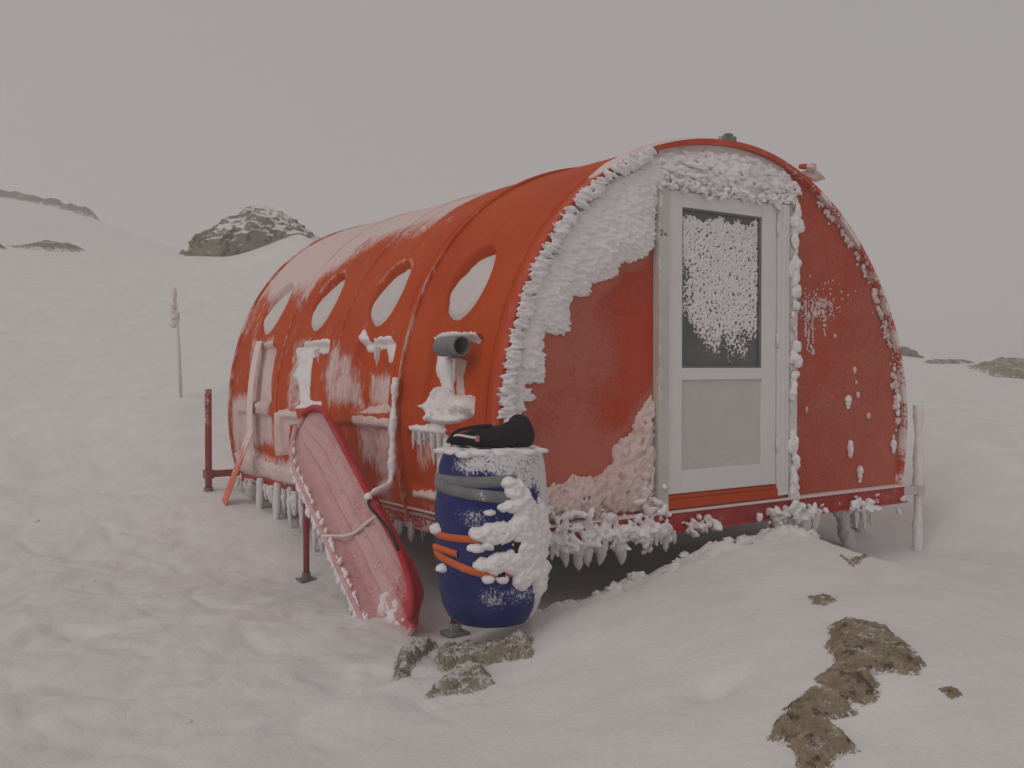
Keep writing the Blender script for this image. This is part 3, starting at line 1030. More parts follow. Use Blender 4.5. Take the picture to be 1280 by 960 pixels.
# ---- snow lodged in the shell mouldings
KR = [  # polygon (metres along, degrees), thickness
    ([(1.87, 19.5), (1.81, 21.3), (1.67, 18.3), (1.54, 19.2), (1.38, 19.5), (1.31, 16.7), (1.33, 13.5), (1.42, 14.3), (1.5, 17.1), (1.68, 16.5), (1.77, 16.2)], .07, 'rime'),
    ([(2.93, 17.5), (2.79, 19.1), (2.34, 19.5), (2.34, 16.4), (2.58, 16.5), (2.70, 15.0), (2.66, 5.1), (2.36, 4.9), (2.35, 3.3), (2.82, 3.0), (2.92, 10.7)], .06, 'rime'),
    ([(3.26, 1.1), (3.14, 2.3), (2.81, 2.4), (2.74, -1.7), (2.87, -.9), (3.02, -1.5), (3.1, -9.2), (3.3, -9.7)], .055, 'rime_pink'),
    ([(3.90, 18.9), (3.52, 19.8), (3.33, 4.5), (3.43, 1.3), (3.73, 1.6), (3.73, 10.5)], .05, 'rime_pink'),
    ([(.80, 18.3), (.71, 19.4), (.33, 19.2), (.30, 17.7), (.55, 17.4), (.60, 15.7), (.55, 8.6), (.66, 8.5), (.78, 12)], .055, 'rime'),
    ([(.85, 5.4), (.74, 7.8), (.66, 9.4), (.54, 8.0), (.36, 7.8), (.24, 7.0), (.25, 4.7), (.38, 2.9), (.6, 2.2), (.76, 3.0)], .14, 'rime'),
    ([(.56, 14.9), (.44, 14.4), (.45, 11.2), (.42, 7.6), (.51, 7.6), (.53, 11.2)], .05, 'rime_pink'),
    ([(1.66, 4.5), (1.34, 5.6), (1.20, 5.2), (1.22, 3.5), (1.70, 3.0)], .06, 'rime_pink'),
    ([(.99, 1.7), (.65, 2.3), (.5, 1.5), (.60, -.3), (.69, -2.2), (.74, -.5), (.87, -1.0), (.95, -2.7)], .05, 'rime'),
    ([(.72, 2.3), (.55, 2.7), (.53, -4.1), (.61, -9.0), (.70, -8.7)], .055, 'rime'),
    ([(1.0, -11), (.2, -10.4), (.2, -12.2), (1.0, -12.4)], .05, 'rime_pink'),
    ([(4.34, -11), (3.3, -12), (1.9, -11.5), (1.9, -16.5), (4.34, -16.5)], .05, 'rime_pink'),
    ([(1.80, 2.5), (1.60, 2.7), (1.24, 2.4), (1.25, .4), (1.4, .8), (1.55, -1.0), (1.78, .2)], .045, 'rime_pink'),
]
for i, (poly, th_, mt) in enumerate(KR):
    pl = [(a, A_(b) * 1.87) for a, b in poly]
    ys = [p[0] for p in pl]; ss = [p[1] for p in pl]

    def tf(y, s, pl=pl, th_=th_, i=i):
        q = sdpoly(y, s, pl) + .012 * perlin(y * 14, s * 14, 0, 140 + i) + .006 * perlin(y * 40, s * 40, 0, 170 + i)
        return np.where(q > 0, th_ * (.38 if th_ < .1 else .75) * np.sqrt(np.clip(q / .05, 0, 1)) * (.8 + .45 * fbm(y * 12, s * 9, 0, 3, 141 + i)), -.012)

    def pf(y, s, t):
        return SP(y, s / 1.87, shell_d(y, s / 1.87) + t)
    field('lodged_snow', min(ys) - .03, max(ys) + .03, min(ss) - .03, max(ss) + .03, .007, tf, pf, M[mt], hut, 0)

# ---- portholes with snow packed in them
for i, y0 in enumerate(Y0S):
    yc, sc = y0 + .52, R_(29.3) * 1.87
    a = np.linspace(0, 2 * math.pi, 40, endpoint=False)
    ry, rs = .205, .245
    V = SP(yc + ry * np.cos(a), (sc + rs * np.sin(a)) / 1.87, np.full(40, -.072))
    ctr = SP(np.array([yc]), np.array([sc / 1.87]), np.array([-.072]))
    V = np.concatenate([V, ctr]); F = np.array([[k, (k + 1) % 40, 40] for k in range(40)])
    win = mobj('window', V, F, M['glass'], hut)

    def wt(y, s, yc=yc, sc=sc, i=i):
        u = (y - yc) / .205; w = (s - sc) / .245
        q = 1 - np.hypot(u, w)
        top = .35 + .25 * perlin(y * 5, s * 5, 0, 180 + i)
        fill = -.066 + .066 * sstep(1.0 + top * .3, -.05, .75 * w + .45 * u) + .008 * fbm(y * 8, s * 8, 0, 3, 190 + i)
        return np.where(q > -.03, fill - .014 * sstep(.16, .0, q), -.2)
    field('shaded_packed_snow', yc - .22, yc + .22, sc - .26, sc + .26, .008, wt, lambda y, s, t: SP(y, s / 1.87, t), M['packed'], win, -.15)

# ---- flue pipe
fx, fz = -1.895, 1.485
ang = np.linspace(0, math.pi / 2, 9)
pts = [(-1.74, .60, fz)] + [(fx + .10 - .10 * math.sin(t), .60 - .10 + .10 * math.cos(t), fz) for t in ang][1:] + [(fx, .42, fz), (fx, .31, fz)]
V, F = tube(pts, .058, 24, False)
Vi, Fi = tube(pts[::-1], .050, 24, False)
V2, F2 = joinm([(V, F), (Vi, Fi)])
n1 = len(V)
last = (len(pts) - 1) * 24
lip = []
Vend = V[last:last + 24]; Vst = Vi[:24]
lipV = np.concatenate([Vend, Vst])
# pair each outer end vertex with the nearest inner one
near = [int(np.argmin(np.linalg.norm(Vst - v, axis=1))) for v in Vend]
lipF = np.array([[k, (k + 1) % 24, 24 + near[(k + 1) % 24], 24 + near[k]] for k in range(24)])
pipe = mobj('flue_pipe', V2, F2, M['grey'], hut, fro(V2, .05, .25))
mobj('pipe_lip', lipV, lipF, M['grey'], pipe, fro(lipV, .0, 0))
Vp = np.concatenate([V[24 * 4:24 * 5], [np.mean(V[24 * 4:24 * 5], 0)]])  # black disc across the bore, standing in for the shade inside the pipe
mobj('pipe_dark_disc', Vp, np.array([[k, (k + 1) % 24, 24] for k in range(24)]), M['black'], pipe)

# ---- roof lugs
for x, z, sx in ((-.06, 2.845, .05),):
    V, F = joinm([bx(x - sx, x + sx, -.02, .05, z - .02, z + .012, .004), bx(x - .02, x + .03, -.01, .03, z + .012, z + .03, .004)])
    mobj('lifting_lug', V, F, M['grey'], hut, fro(V, .3), smooth=False)
V, F = lumps([(.80, .02, 2.70), (.73, -.02, 2.745)], [np.diag((.11, .05, .035)), np.diag((.045, .035, .03))], 3, .35, 2, 9)
mobj('lifting_lug', V, F, M['rime_pink'], hut)
V, F = bx(.66, .74, -.02, .03, 2.735, 2.765, .006)
mobj('lug_plate', V, F, M['rim'], hut, fro(V, .1), smooth=False)

# ---- legs: upright posts beside the hut on bracket arms
def leg(x, y, z0, z1, arm_z, arm_dx, frost, w=.024, col=.04):
    V, F = tube([(x, y, z0), (x, y, (z0 + z1) / 2), (x, y, z1)], w, 14)
    if x > 0:
        V, F = tube(np.linspace((x, y, z0), (x, y, z1), 40), w * (1 + .15 * np.sin(np.linspace(0, 14, 40))), 14, True, .35, 8)
    zz = V[:, 2]
    fr = np.clip(frost + .35 * sstep(.5, 1.1, zz) + .2 * fbm(zz * 8, V[:, 0] * 20, V[:, 1] * 20, 3, 210), 0, 1)
    l = mobj('leg', V, F, M['rime'] if x > 0 else M['post'], hut, {'frost': fr})
    V, F = joinm([bx(*sorted((x, x + arm_dx)), y - .022, y + .022, arm_z - .03, arm_z + .03, .004), bx(x - col, x + col, y - col, y + col, arm_z - col, arm_z + col, .006)])
    mobj('bracket', V, F, M['post'], l, fro(V, frost, .3), smooth=False)
    if x > 0:
        return
    V, F = joinm([bx(x - .06, x + .06, y - .06, y + .06, z0 - .012, z0 + .006, .003), tube([(x, y, z0), (x, y, z0 + .05)], w * 1.4, 14)])
    mobj('foot_plate', V, F, M['grey'], l, fro(V, .2), smooth=False)


leg(-2.07, .10, -.07, .95, .41, .26, .1)
leg(-2.08, 2.11, -.14, .50, .41, .28, .15, .022, .027)
leg(-2.08, 4.32, .24, 1.17, .41, .28, .15, .03)
leg(2.13, .05, -.09, 1.07, .41, -.32, .95, .034)
leg(2.10, 2.15, -.05, 1.0, .41, -.30, .9)
leg(2.10, 4.25, .2, 1.1, .41, -.30, .9)
for (x, y, x2, dz) in ((1.45, .30, 1.63, 0), (1.98, .55, 2.10, 0), (.62, .18, .62, 0)):
    zg = float(ground_z(x2, y)) - .03
    V, F = tube([(x, y, .37), ((x + x2) / 2, y, (.37 + zg) / 2), (x2, y, zg)], .038, 10, True, .2, 5) if x < 1 else tube(np.linspace((x, y, .37), (x2, y, zg), 24), .048 * (1 + .25 * np.sin(np.linspace(0, 11, 24))), 12, True, .5, 5)
    mobj('floor_strut', V, F, M['rime'] if x > 1 else M['post'], hut, {'frost': np.full(len(V), .9)})

# ================================================================== sled
sled = empty('sled', (-2.25, .25, -.05), 'red plastic sled, frosted pink, leaning upright against the orange hut', 'sled')
Tp = np.array([-2.04, 2.06, .96]); Bp = np.array([-2.25, .16, -.06])
ax_l = Tp - Bp; LS = np.linalg.norm(ax_l); ax_l /= LS
nrm = np.array([-.90, -.33, .10]); nrm -= ax_l * (nrm @ ax_l); nrm /= np.linalg.norm(nrm)
ax_w = np.cross(ax_l, nrm)      # towards the upper right as the camera sees it
WS = .47


def sled_shape(u, w):
    """u 0..1 along, w -1..1 across; height of the hull (underside outwards)"""
    side = sstep(.80, 1.0, np.abs(w))
    h = .115 * side
    for c in (-.42, 0, .42):
        h = h + .018 * np.exp(-((w - c) / .09) ** 2) * sstep(.02, .10, u) * sstep(.99, .92, u)
    h = h + .09 * sstep(.82, 1.0, u) ** 1.4 * (1 - side) + .06 * sstep(.08, .0, u) * (1 - side)
    return h


def sled_outline(u):
    return np.clip(np.sqrt(np.clip(1 - ((u - .86) / .14) ** 2, 0, 1)) * (u > .86) + (u <= .86), .25, 1) * np.where(u < .20, .34 + .66 * np.sqrt(np.clip(1 - ((.20 - u) / .20) ** 2, 0, 1)), 1)


us = np.linspace(0, 1, 150); ws = np.linspace(-1, 1, 70)
U, W = np.meshgrid(us, ws, indexing='ij')
H = sled_shape(U, W) + .004 * fbm(U * 12, W * 4, 0, 3, 220)
half = WS / 2 * sled_outline(U)
V = Bp + U[..., None] * LS * ax_l + (W * half)[..., None] * ax_w + H[..., None] * nrm
f_s = np.clip(.74 - .95 * sstep(.76, .84, W) - .6 * sstep(.30, .02, U) * sstep(-.7, .1, W) + .25 * sstep(.8, .95, U) + .1 * fbm(U * 8, W * 3, 0, 3, 221), 0, 1)
hull = mobj('hull', V.reshape(-1, 3), grid_faces(150, 70), M['sled'], sled, {'frost': f_s.ravel()})
# rolled rim round the hull
ed = np.concatenate([V[:, 0][::2], V[-1][::3], V[:, -1][::-1][::2], V[0][::-1][::3]])
ed = ed + .004 * nrm
V2, F2 = tube(ed, .018, 8)
fr = np.clip(.75 - .9 * sstep(-.02, .10, (V2 - (Bp + Tp) / 2) @ ax_w), 0.03, 1)
mobj('rim', V2, F2, M['sled'], sled, {'frost': fr})
# ribs pressed across the hull between the runners
for k in range(6):
    u0 = .18 + k * .115
    for c in (-.21, .21, .60):
        ww = np.linspace(c - .13, c + .13, 9)
        pth = Bp + u0 * LS * ax_l + np.outer(ww * WS / 2, ax_w) + np.outer(sled_shape(np.full(9, u0), ww) + .001, nrm) + np.outer(.028 * (1 - ((ww - c) / .13) ** 2), ax_l)
        Vr, Fr_ = tube(pth, .0045, 6)
        mobj('pressed_rib', Vr, Fr_, M['rime_pink'], sled)
# frost fringe along the lower edge
Cc, Ax = [], []
for k in range(420):
    u = RNG.uniform(.02, .97); o = RNG.uniform(0, .035)
    p = Bp + u * LS * ax_l - (WS / 2 + o) * ax_w * float(sled_outline(np.array(u))) + .108 * nrm
    q = .005 + .018 * RNG.rand() ** 2
    Cc.append(p); Ax.append(np.stack([-ax_w * q * 1.7 + np.array([0, 0, -q]), ax_l * q, nrm * q * .8]))
for k in range(120):
    p = Bp + RNG.uniform(-.06, .2) * LS * ax_l - RNG.uniform(.3, 1.0) * WS / 2 * ax_w + nrm * RNG.uniform(-.07, .0)
    q = RNG.uniform(.015, .04); Cc.append(p); Ax.append(np.diag([q, q, q * 1.4]))
V2, F2 = lumps(np.array(Cc), np.array(Ax), 2, .4, 1.6, 33)
fuse(mobj('frost_fringe', V2, F2, M['rime'], sled, kind='stuff'), .005, 1)
for k, (u, L) in enumerate(((.30, .20), (.36, .12), (.50, .16), (.62, .22), (.20, .14))):
    p = Bp + u * LS * ax_l - (WS / 2 + .015) * ax_w + .09 * nrm
    t = np.linspace(0, 1, 10)
    V2, F2 = tube(np.stack([p[0] + .02 * t, p[1] - .02 * t, p[2] - L * t], -1), .022 * (1 - t) ** .6 + .002, 8, True, .3, k)
    mobj('icicle', V2, F2, M['ice'], sled)

# ================================================================== ropes
def rope_obj(name, pts, rad, mat, label, n=60, rough=.3, seed=1, cat='rope'):
    V, F = tube(resample(pts, n), rad, 8, True, rough, seed)
    o = mobj(name, V, F, mat)
    return tag(o, label, cat)


def on_sled(u, w, off=.02):
    return Bp + u * LS * ax_l + w * WS / 2 * float(sled_outline(np.array(u))) * ax_w + (float(sled_shape(np.array(u), np.array(w))) + off) * nrm


q0 = on_sled(.40, 1.0, .025)
rp = [(-1.895, 1.10, 1.30), (-1.915, 1.10, 1.08), (-1.95, 1.05, .85), (-2.0, .99, .65), q0 + (.01, 0, .03), q0]
rope_obj('iced_rope', rp, .021 + .006 * np.sin(np.linspace(0, 30, 80)), M['rime'], 'thick ice-coated rope hanging down the orange shell above the sled', 80, .5)
rope_obj('white_cord', [q0 + (0, -.01, .02), on_sled(.41, .7, .022), on_sled(.43, .2, .022), on_sled(.47, -.5, .026), on_sled(.52, -1.0, .02)], .011, M['whitecord'], 'frosted white cord lying across the pink sled', 50, .3, 3, 'cord')
rope_obj('black_cord', [q0 + (0, -.01, .03), on_sled(.37, 1.0, .045), on_sled(.31, 1.05, .035), on_sled(.24, 1.09, .02), on_sled(.17, 1.06, .02)], .0095, M['blackcord'], 'thin black cord hanging down over the lower end of the sled', 50, .1, 4, 'cord')

# ================================================================== tie-down strap
th = np.radians(np.linspace(19.5, -4, 30))
p = SP(np.full(30, 3.76), th, np.full(30, .03))
foot = np.array([-2.10, 3.86, float(ground_z(-2.1, 3.86)) - .02])
p = np.concatenate([p, np.linspace(p[-1], foot, 24)[1:]])
w_ = np.array([0, .065, 0])
T = np.gradient(p, axis=0); T /= np.linalg.norm(T, axis=1)[:, None]
nn = np.cross(T, [0, 1, 0]); nn /= np.linalg.norm(nn, axis=1)[:, None]
V = np.stack([p - w_ - nn * .004, p + w_ - nn * .004, p + w_ + nn * .004, p - w_ + nn * .004], 1).reshape(-1, 3)
F = []
for i in range(len(p) - 1):
    for j in range(4):
        k = (j + 1) % 4
        F.append([i * 4 + j, i * 4 + k, (i + 1) * 4 + k, (i + 1) * 4 + j])
strap = mobj('tie_down_strap', V, np.array(F), M['tiestrap'], None, {'frost': np.repeat(np.clip(.25 + .75 * sstep(.35, 1.1, p[:, 2]), 0, 1), 4)}, smooth=False)
tag(strap, 'orange-red tie-down strap running from the shell down into the snow at the far end', 'strap')

# ================================================================== blue barrel
BX, BY, BZ = -2.13, -.345, .10
barrel = empty('barrel', (BX, BY, BZ), 'blue plastic barrel wrapped in grey tape and orange straps, caked with snow', 'barrel')
PR = [(0, 0), (.15, 0), (.185, .008), (.215, .035), (.243, .09), (.262, .17), (.274, .28), (.279, .40), (.279, .60), (.275, .71), (.266, .79), (.254, .835), (.240, .855), (.20, .860), (0, .860)]


def lathe(PR, seg=96, cx=BX, cy=BY, cz=BZ, sub=5):
    P = []
    for i in range(len(PR) - 1):
        for k in range(sub):
            t = k / sub; P.append((PR[i][0] * (1 - t) + PR[i + 1][0] * t, PR[i][1] * (1 - t) + PR[i + 1][1] * t))
    P.append(PR[-1]); P = np.array(P)
    a = np.arange(seg + 1) * 2 * math.pi / seg
    V = np.stack([cx + P[:, None, 0] * np.cos(a), cy + P[:, None, 0] * np.sin(a), cz + np.repeat(P[:, None, 1], seg + 1, 1)], -1)
    return V, P, a


V, P, a = lathe(PR)
FRONT_AZ = -2.1515      # heading of the barrel side that carries the buckles


def brel(a):                                     # 0 = buckle side, + = towards the door side
    return (np.asarray(a) - FRONT_AZ + math.pi) % (2 * math.pi) - math.pi


AR, ZR = np.meshgrid(brel(a), P[:, 1])
f = .66 * sstep(.70, .80, ZR - .10 * np.sin(AR * 1.2 + .5) * 0 + .10 * sstep(-.1, .4, AR) + .03 * perlin(AR * 3, ZR * 6, 0, 230)) * sstep(-1.25, -.2, AR)
f = np.maximum(f, .9 * sstep(.95, 1.25, AR + .25 * perlin(ZR * 5, AR, 0, 231)))
f = np.maximum(f, .45 * np.exp(-((ZR - .17) / .07) ** 2) * sstep(-.5, 0, AR))
f = np.maximum(f, .40 * np.exp(-((ZR - .55) / .08) ** 2 - ((AR + .2) / .5) ** 2))
f = np.maximum(f, .8 * sstep(-1.05, -1.4, AR) * sstep(.5, .7, ZR))
body = mobj('body', V.reshape(-1, 3), grid_faces(len(P), len(a)), M['blue'], barrel, {'frost': f.ravel()})


def brad(z):
    return np.interp(z, [q[1] for q in PR[1:-1]], [q[0] for q in PR[1:-1]])


def band(name, a0, a1, zfn, w, mat, parent, off=.004, frost=.1, thick=.004):
    aa = np.linspace(a0, a1, 60); zz = zfn(aa)
    rows = []
    for dz, o in ((-w / 2, -.006), (-w / 2, off), (0, off + .002), (w / 2, off), (w / 2, -.006)):
        r = brad(zz + dz) + o
        rows.append(np.stack([BX + r * np.cos(aa + FRONT_AZ), BY + r * np.sin(aa + FRONT_AZ), BZ + zz + dz], -1))
    V = np.stack(rows, 1).reshape(-1, 3)
    return mobj(name, V, grid_faces(60, 5), mat, parent, fro(V, frost, .4, 14))


band('tape', -1.9, .45, lambda t: .735 - .012 * np.cos(t * 1.2) + .012 * t, .052, M['tape'], barrel, .003, .12)
band('tape', -1.9, .62, lambda t: .655 - .030 * t, .055, M['tape'], barrel, .005, .18)
band('tape', .25, .62, lambda t: .70 - .12 * t, .05, M['tape'], barrel, .007, .3)
band('strap', -2.6, 2.6, lambda t: .455 + .006 * np.sin(t * 2), .034, M['strap'], barrel, .006, .12)
band('strap', -2.6, 2.6, lambda t: .36 - .075 * np.exp(-((t - .1) / .9) ** 2), .036, M['strap'], barrel, .009, .12)
band('strap', -1.9, -.6, lambda t: .335 + .07 * (t + 1.9) * 0 + .05 * np.sin(-t * 1.5), .03, M['strap'], barrel, .012, .15)


def bpt(ar, z, off=0.0):
    r = float(brad(z)) + off
    return (BX + r * math.cos(ar + FRONT_AZ), BY + r * math.sin(ar + FRONT_AZ), BZ + z)


for ar, z in ((.10, .435), (.44, .41), (.17, .285)):
    c = bpt(ar, z, .012)
    V, F = box((0, 0, 0), (.02, .035, .055), .004)
    t = ar + FRONT_AZ
    Rm = np.array([[math.cos(t), math.sin(t), 0], [-math.sin(t), math.cos(t), 0], [0, 0, 1]])
    V = V @ Rm + np.array(c)
    mobj('buckle', V, F, M['black'], barrel, smooth=False)
CL = [[(.10, .480, .30, .052), (-.18, .478, .18, .030)], [(.64, .50, .30, .10), (.66, .58, .2, .06)], [(.66, .375, .24, .075)],
      [(.60, .27, .22, .065), (.8, .30, .16, .08)], [(.20, .338, .42, .046), (-.10, .33, .2, .030), (.42, .34, .2, .055)], [(.42, .605, .26, .030), (.55, .645, .16, .06)],
      [(.42, .685, .16, .050), (.30, .72, .14, .025)], [(-1.02, .29, .12, .020)], [(-1.22, .475, .13, .026)], [(-.25, .41, .16, .022), (-.05, .425, .1, .02)], [(1.0, .45, .22, .16), (1.05, .25, .2, .1)],
      [(-.06, .265, .10, .020), (.20, .262, .10, .022)], [(-.02, .578, .10, .014)]]
for i, es in enumerate(CL):
    a0 = min(e[0] - e[2] for e in es) - .15; a1 = max(e[0] + e[2] for e in es) + .15
    z0 = min(e[1] - e[3] for e in es) - .03; z1 = max(e[1] + e[3] for e in es) + .03

    def ct(u, z, es=es, i=i):
        a_ = u / .28
        q = np.full(u.shape, -9.0)
        for (ea, ez, wa, hz) in es:
            q = np.maximum(q, 1 - np.hypot((a_ - ea) / wa, (z - ez) / hz))
        q = q + .12 + .26 * fbm(u * 16, z * 16, 0, 4, 400 + i, .55)
        tk = .9 * min(e[3] for e in es) + .012
        return np.where(q > 0, min(tk, .036) * np.clip(q / .6, 0, 1) ** .62 * (1 + .35 * fbm(u * 22, z * 22, 0, 4, 450 + i, .6)) + .0022 * fbm(u * 130, z * 130, 0, 2, 470 + i), -.01)

    def cp(u, z, t):
        rr = brad(z) + t + .004
        return np.stack([BX + rr * np.cos(u / .28 + FRONT_AZ), BY + rr * np.sin(u / .28 + FRONT_AZ), BZ + z], -1)
    field('snow_clump', a0 * .28, a1 * .28, z0, z1, .0045, ct, cp, M['rime'], barrel, 0)
# snow cap round the lid
Cc, Ax = [], []
for k in range(60):
    t = RNG.uniform(0, 2 * math.pi); rr = RNG.uniform(.12, .245)
    Cc.append((BX + rr * math.cos(t), BY + rr * math.sin(t), BZ + .852 - .10 * max(0, rr - .2))); Ax.append(np.diag([.05, .05, .016]) * RNG.uniform(.7, 1.2))
V, F = lumps(np.array(Cc), np.array(Ax), 2, .3, 1.5, 66)
mobj('lid_snow', V, F, M['rime'], barrel, kind='stuff')

# ================================================================== black mitten on the barrel
RT = np.array([.8222, -.5692, 0]); FW = np.array([.5692, .8222, 0]); UP = np.array([0, 0, 1.0])
MO = np.array([BX, BY, BZ + .872])
mitten = empty('mitten', tuple(MO), 'black padded mitten lying on the snowy top of the blue barrel', 'mitten')


def ml(c, s, tilt=0.0):
    e1 = RT * math.cos(tilt) + UP * math.sin(tilt); e3 = -RT * math.sin(tilt) + UP * math.cos(tilt)
    return MO + RT * c[0] + FW * c[1] + UP * c[2], np.stack([e1 * s[0], FW * s[1], e3 * s[2]])


spec = [((.06, 0, .045), (.12, .085, .062), 0), ((-.04, 0, .042), (.11, .08, .050), .05), ((.145, -.01, .085), (.062, .07, .075), .3), ((.17, 0, .05), (.05, .07, .06), 0),
        ((-.13, .01, .034), (.08, .07, .034), .02), ((-.18, .01, .028), (.04, .06, .026), 0), ((.02, -.03, .05), (.08, .05, .045), .25), ((.10, .02, .06), (.07, .06, .06), -.2)]
cs, as_ = zip(*[ml(*q) for q in spec])
V, F = lumps(np.array(cs), np.array(as_), 4, .10, 1.6, 71)
mit = mobj('hand', V, F, M['black'], mitten)
md = mit.modifiers.new('remesh', 'REMESH'); md.mode = 'VOXEL'; md.voxel_size = .009; md.use_smooth_shade = True
ms = mit.modifiers.new('smooth', 'SMOOTH'); ms.iterations = 4; ms.factor = .5
V, F = tube(resample([MO + RT * a_ + FW * b_ + UP * c_ for a_, b_, c_ in ((-.20, -.05, .052), (-.16, -.085, .060), (-.11, -.095, .052), (-.07, -.09, .045))], 20), .006, 8)
mobj('cord_loop', V, F, M['whitecord'], mitten)
V, F = box(MO + RT * -.065 + FW * -.088 + UP * .042, (.018, .016, .03), .004)
mobj('pull_tab', V, F, M['pinkpull'], mitten, smooth=False)
V, F = joinm([tube(resample([MO + RT * a_ + FW * b_ + UP * c_ for a_, b_, c_ in ((-.215, -.02, .02), (-.17, -.08, .075), (-.08, -.06, .098), (.0, .0, .10))], 20), .009, 8)])
mobj('wrist_strap', V, F, M['black'], mitten)

# ================================================================== marker pole
mz = float(ground_z(-1.33, 7.78))
mk = empty('marker_pole', (-1.33, 7.78, mz), 'thin frosted marker pole with an iced flag standing behind the hut', 'pole')
V, F = tube([(-1.33, 7.78, mz - .1), (-1.35, 7.80, mz + .6), (-1.385, 7.84, 2.30)], [.022, .020, .016], 10, True, .2)
mobj('pole', V, F, M['ice'], mk)
cs, as_ = [], []
for k in range(16):
    t = k / 15
    cs.append((-1.385 + RNG.normal(0, .012), 7.84 + RNG.normal(0, .012), 1.90 + .42 * t)); as_.append(np.diag([.055 * (1 - t * .75), .05 * (1 - t * .75), .045]))
V, F = lumps(np.array(cs), np.array(as_), 2, .4, 1.6, 73)
mobj('iced_flag', V, F, M['ice'], mk)

# ================================================================== rocks
def rock_body(name, c, s, mat, label, seed, n=5, amp=.32, rot=0.0, cat='rock', facet=.5):
    v0, f0 = ico(n)
    v = v0.copy()
    r = 1 + amp * fbm(v[:, 0] * 1.3, v[:, 1] * 1.3, v[:, 2] * 1.3, 5, seed, .55)
    rd = np.random.RandomState(seed)
    for _ in range(14):                          # planes of cleavage
        d = rd.normal(size=3); d /= np.linalg.norm(d); h = rd.uniform(.72, .95)
        over = np.maximum((v * r[:, None]) @ d - h, 0)
        v = (v * r[:, None] - np.outer(over * facet, d)); r = np.ones(len(v))
    v = v + .09 * v0 * (np.abs(fbm(v[:, 0] * 3.4, v[:, 1] * 3.4, v[:, 2] * 5, 5, seed + 3, .6)))[:, None]
    v = v * np.array(s)
    cr, sr = math.cos(rot), math.sin(rot)
    v = v @ np.array([[cr, sr, 0], [-sr, cr, 0], [0, 0, 1]]) + np.array(c)
    o = mobj(name, v, f0, mat)
    return tag(o, label, cat)


def slope_turn():
    return math.atan2(RT[1], RT[0])


# boulder on the slope behind
def boulder_shape(o, c):
    """leans the big boulder: long ramp on one side, peak and blunt drop on the other"""
    me = o.data; n = len(me.vertices); co = np.empty(n * 3); me.vertices.foreach_get('co', co); co = co.reshape(-1, 3) - c
    x = co @ RT
    k = np.interp(x, [-2.1, -1.6, -.8, .0, .45, 1.0, 1.4, 2.1], [.50, .66, .90, .98, 1.0, .95, .85, .6])
    co[:, 2] *= k
    me.vertices.foreach_set('co', (co + c).ravel()); me.update()


bo = rock_body('boulder', (4.10, 19.95, 4.05), (1.9, 1.3, 1.45), M['boulder'], 'large snow-streaked grey boulder on the slope behind the hut', 402, 6, .20, slope_turn())
boulder_shape(bo, np.array((4.15, 19.95, 4.05)))


def rock_patch(name, poly, mat, label, h=.06, seed=0, res=.014, soft=.10, cat='rock', mtop=0.0, steep=1.0):
    """bedrock that comes up through the snow inside the outline; closed below"""
    xs = [p[0] for p in poly]; ys = [p[1] for p in poly]
    m = soft * .6
    us = np.arange(min(xs) - m, max(xs) + m, res); vs_ = np.arange(min(ys) - m, max(ys) + m, res)
    X, Y = np.meshgrid(us, vs_, indexing='ij')
    sc = .12 / soft
    q = sdpoly(X, Y, poly) + soft * .28 * fbm(X * 9 * sc, Y * 9 * sc, 0, 4, seed)
    q = q + soft * .18
    k = sstep(-soft * .35, soft * .8, q)
    rg = np.abs(fbm(X * 7 * sc, Y * 7 * sc, 0, 4, seed + 2))
    hh = h * (k * 1.25 - .22 + steep * .55 * (k * (fbm(X * 5 * sc, Y * 5 * sc, 0, 4, seed + 4) * .7 - rg * .5)))
    st = np.round(hh / (h * .28)) * h * .28
    hh = np.where(q > -soft * .2, hh * .45 + st * .55, hh)
    hh = hh + (hh > -.2 * h) * h * (.16 * fbm(X * 34 * sc, Y * 34 * sc, 0, 3, seed + 7) - .22 * sstep(.12, .0, np.abs(fbm(X * 12 * sc + .4, Y * 20 * sc, 0, 3, seed + 9))))
    Z = ground_z(X, Y) + hh
    V = np.stack([X, Y, Z], -1).reshape(-1, 3)
    F = grid_faces(len(us), len(vs_), (q > -soft * .5))
    V, F, at_ = compact(V, F, {'frost': (.66 * sstep(.65, -.05, q / soft)).ravel()})
    # underside
    B = V.copy(); B[:, 2] -= h * 2.2
    n = len(V)
    ed = {}
    for f4 in F:
        for i in range(4):
            a_, b_ = int(f4[i]), int(f4[(i + 1) % 4])
            if (b_, a_) in ed:
                del ed[(b_, a_)]
            else:
                ed[(a_, b_)] = 1
    side = np.array([[b_, a_, a_ + n, b_ + n] for a_, b_ in ed])
    o = mobj(name, np.concatenate([V, B]), np.concatenate([F, F[:, ::-1] + n, side]), mat, None, {'frost': np.concatenate([at_['frost']] * 2)})
    return tag(o, label, cat)


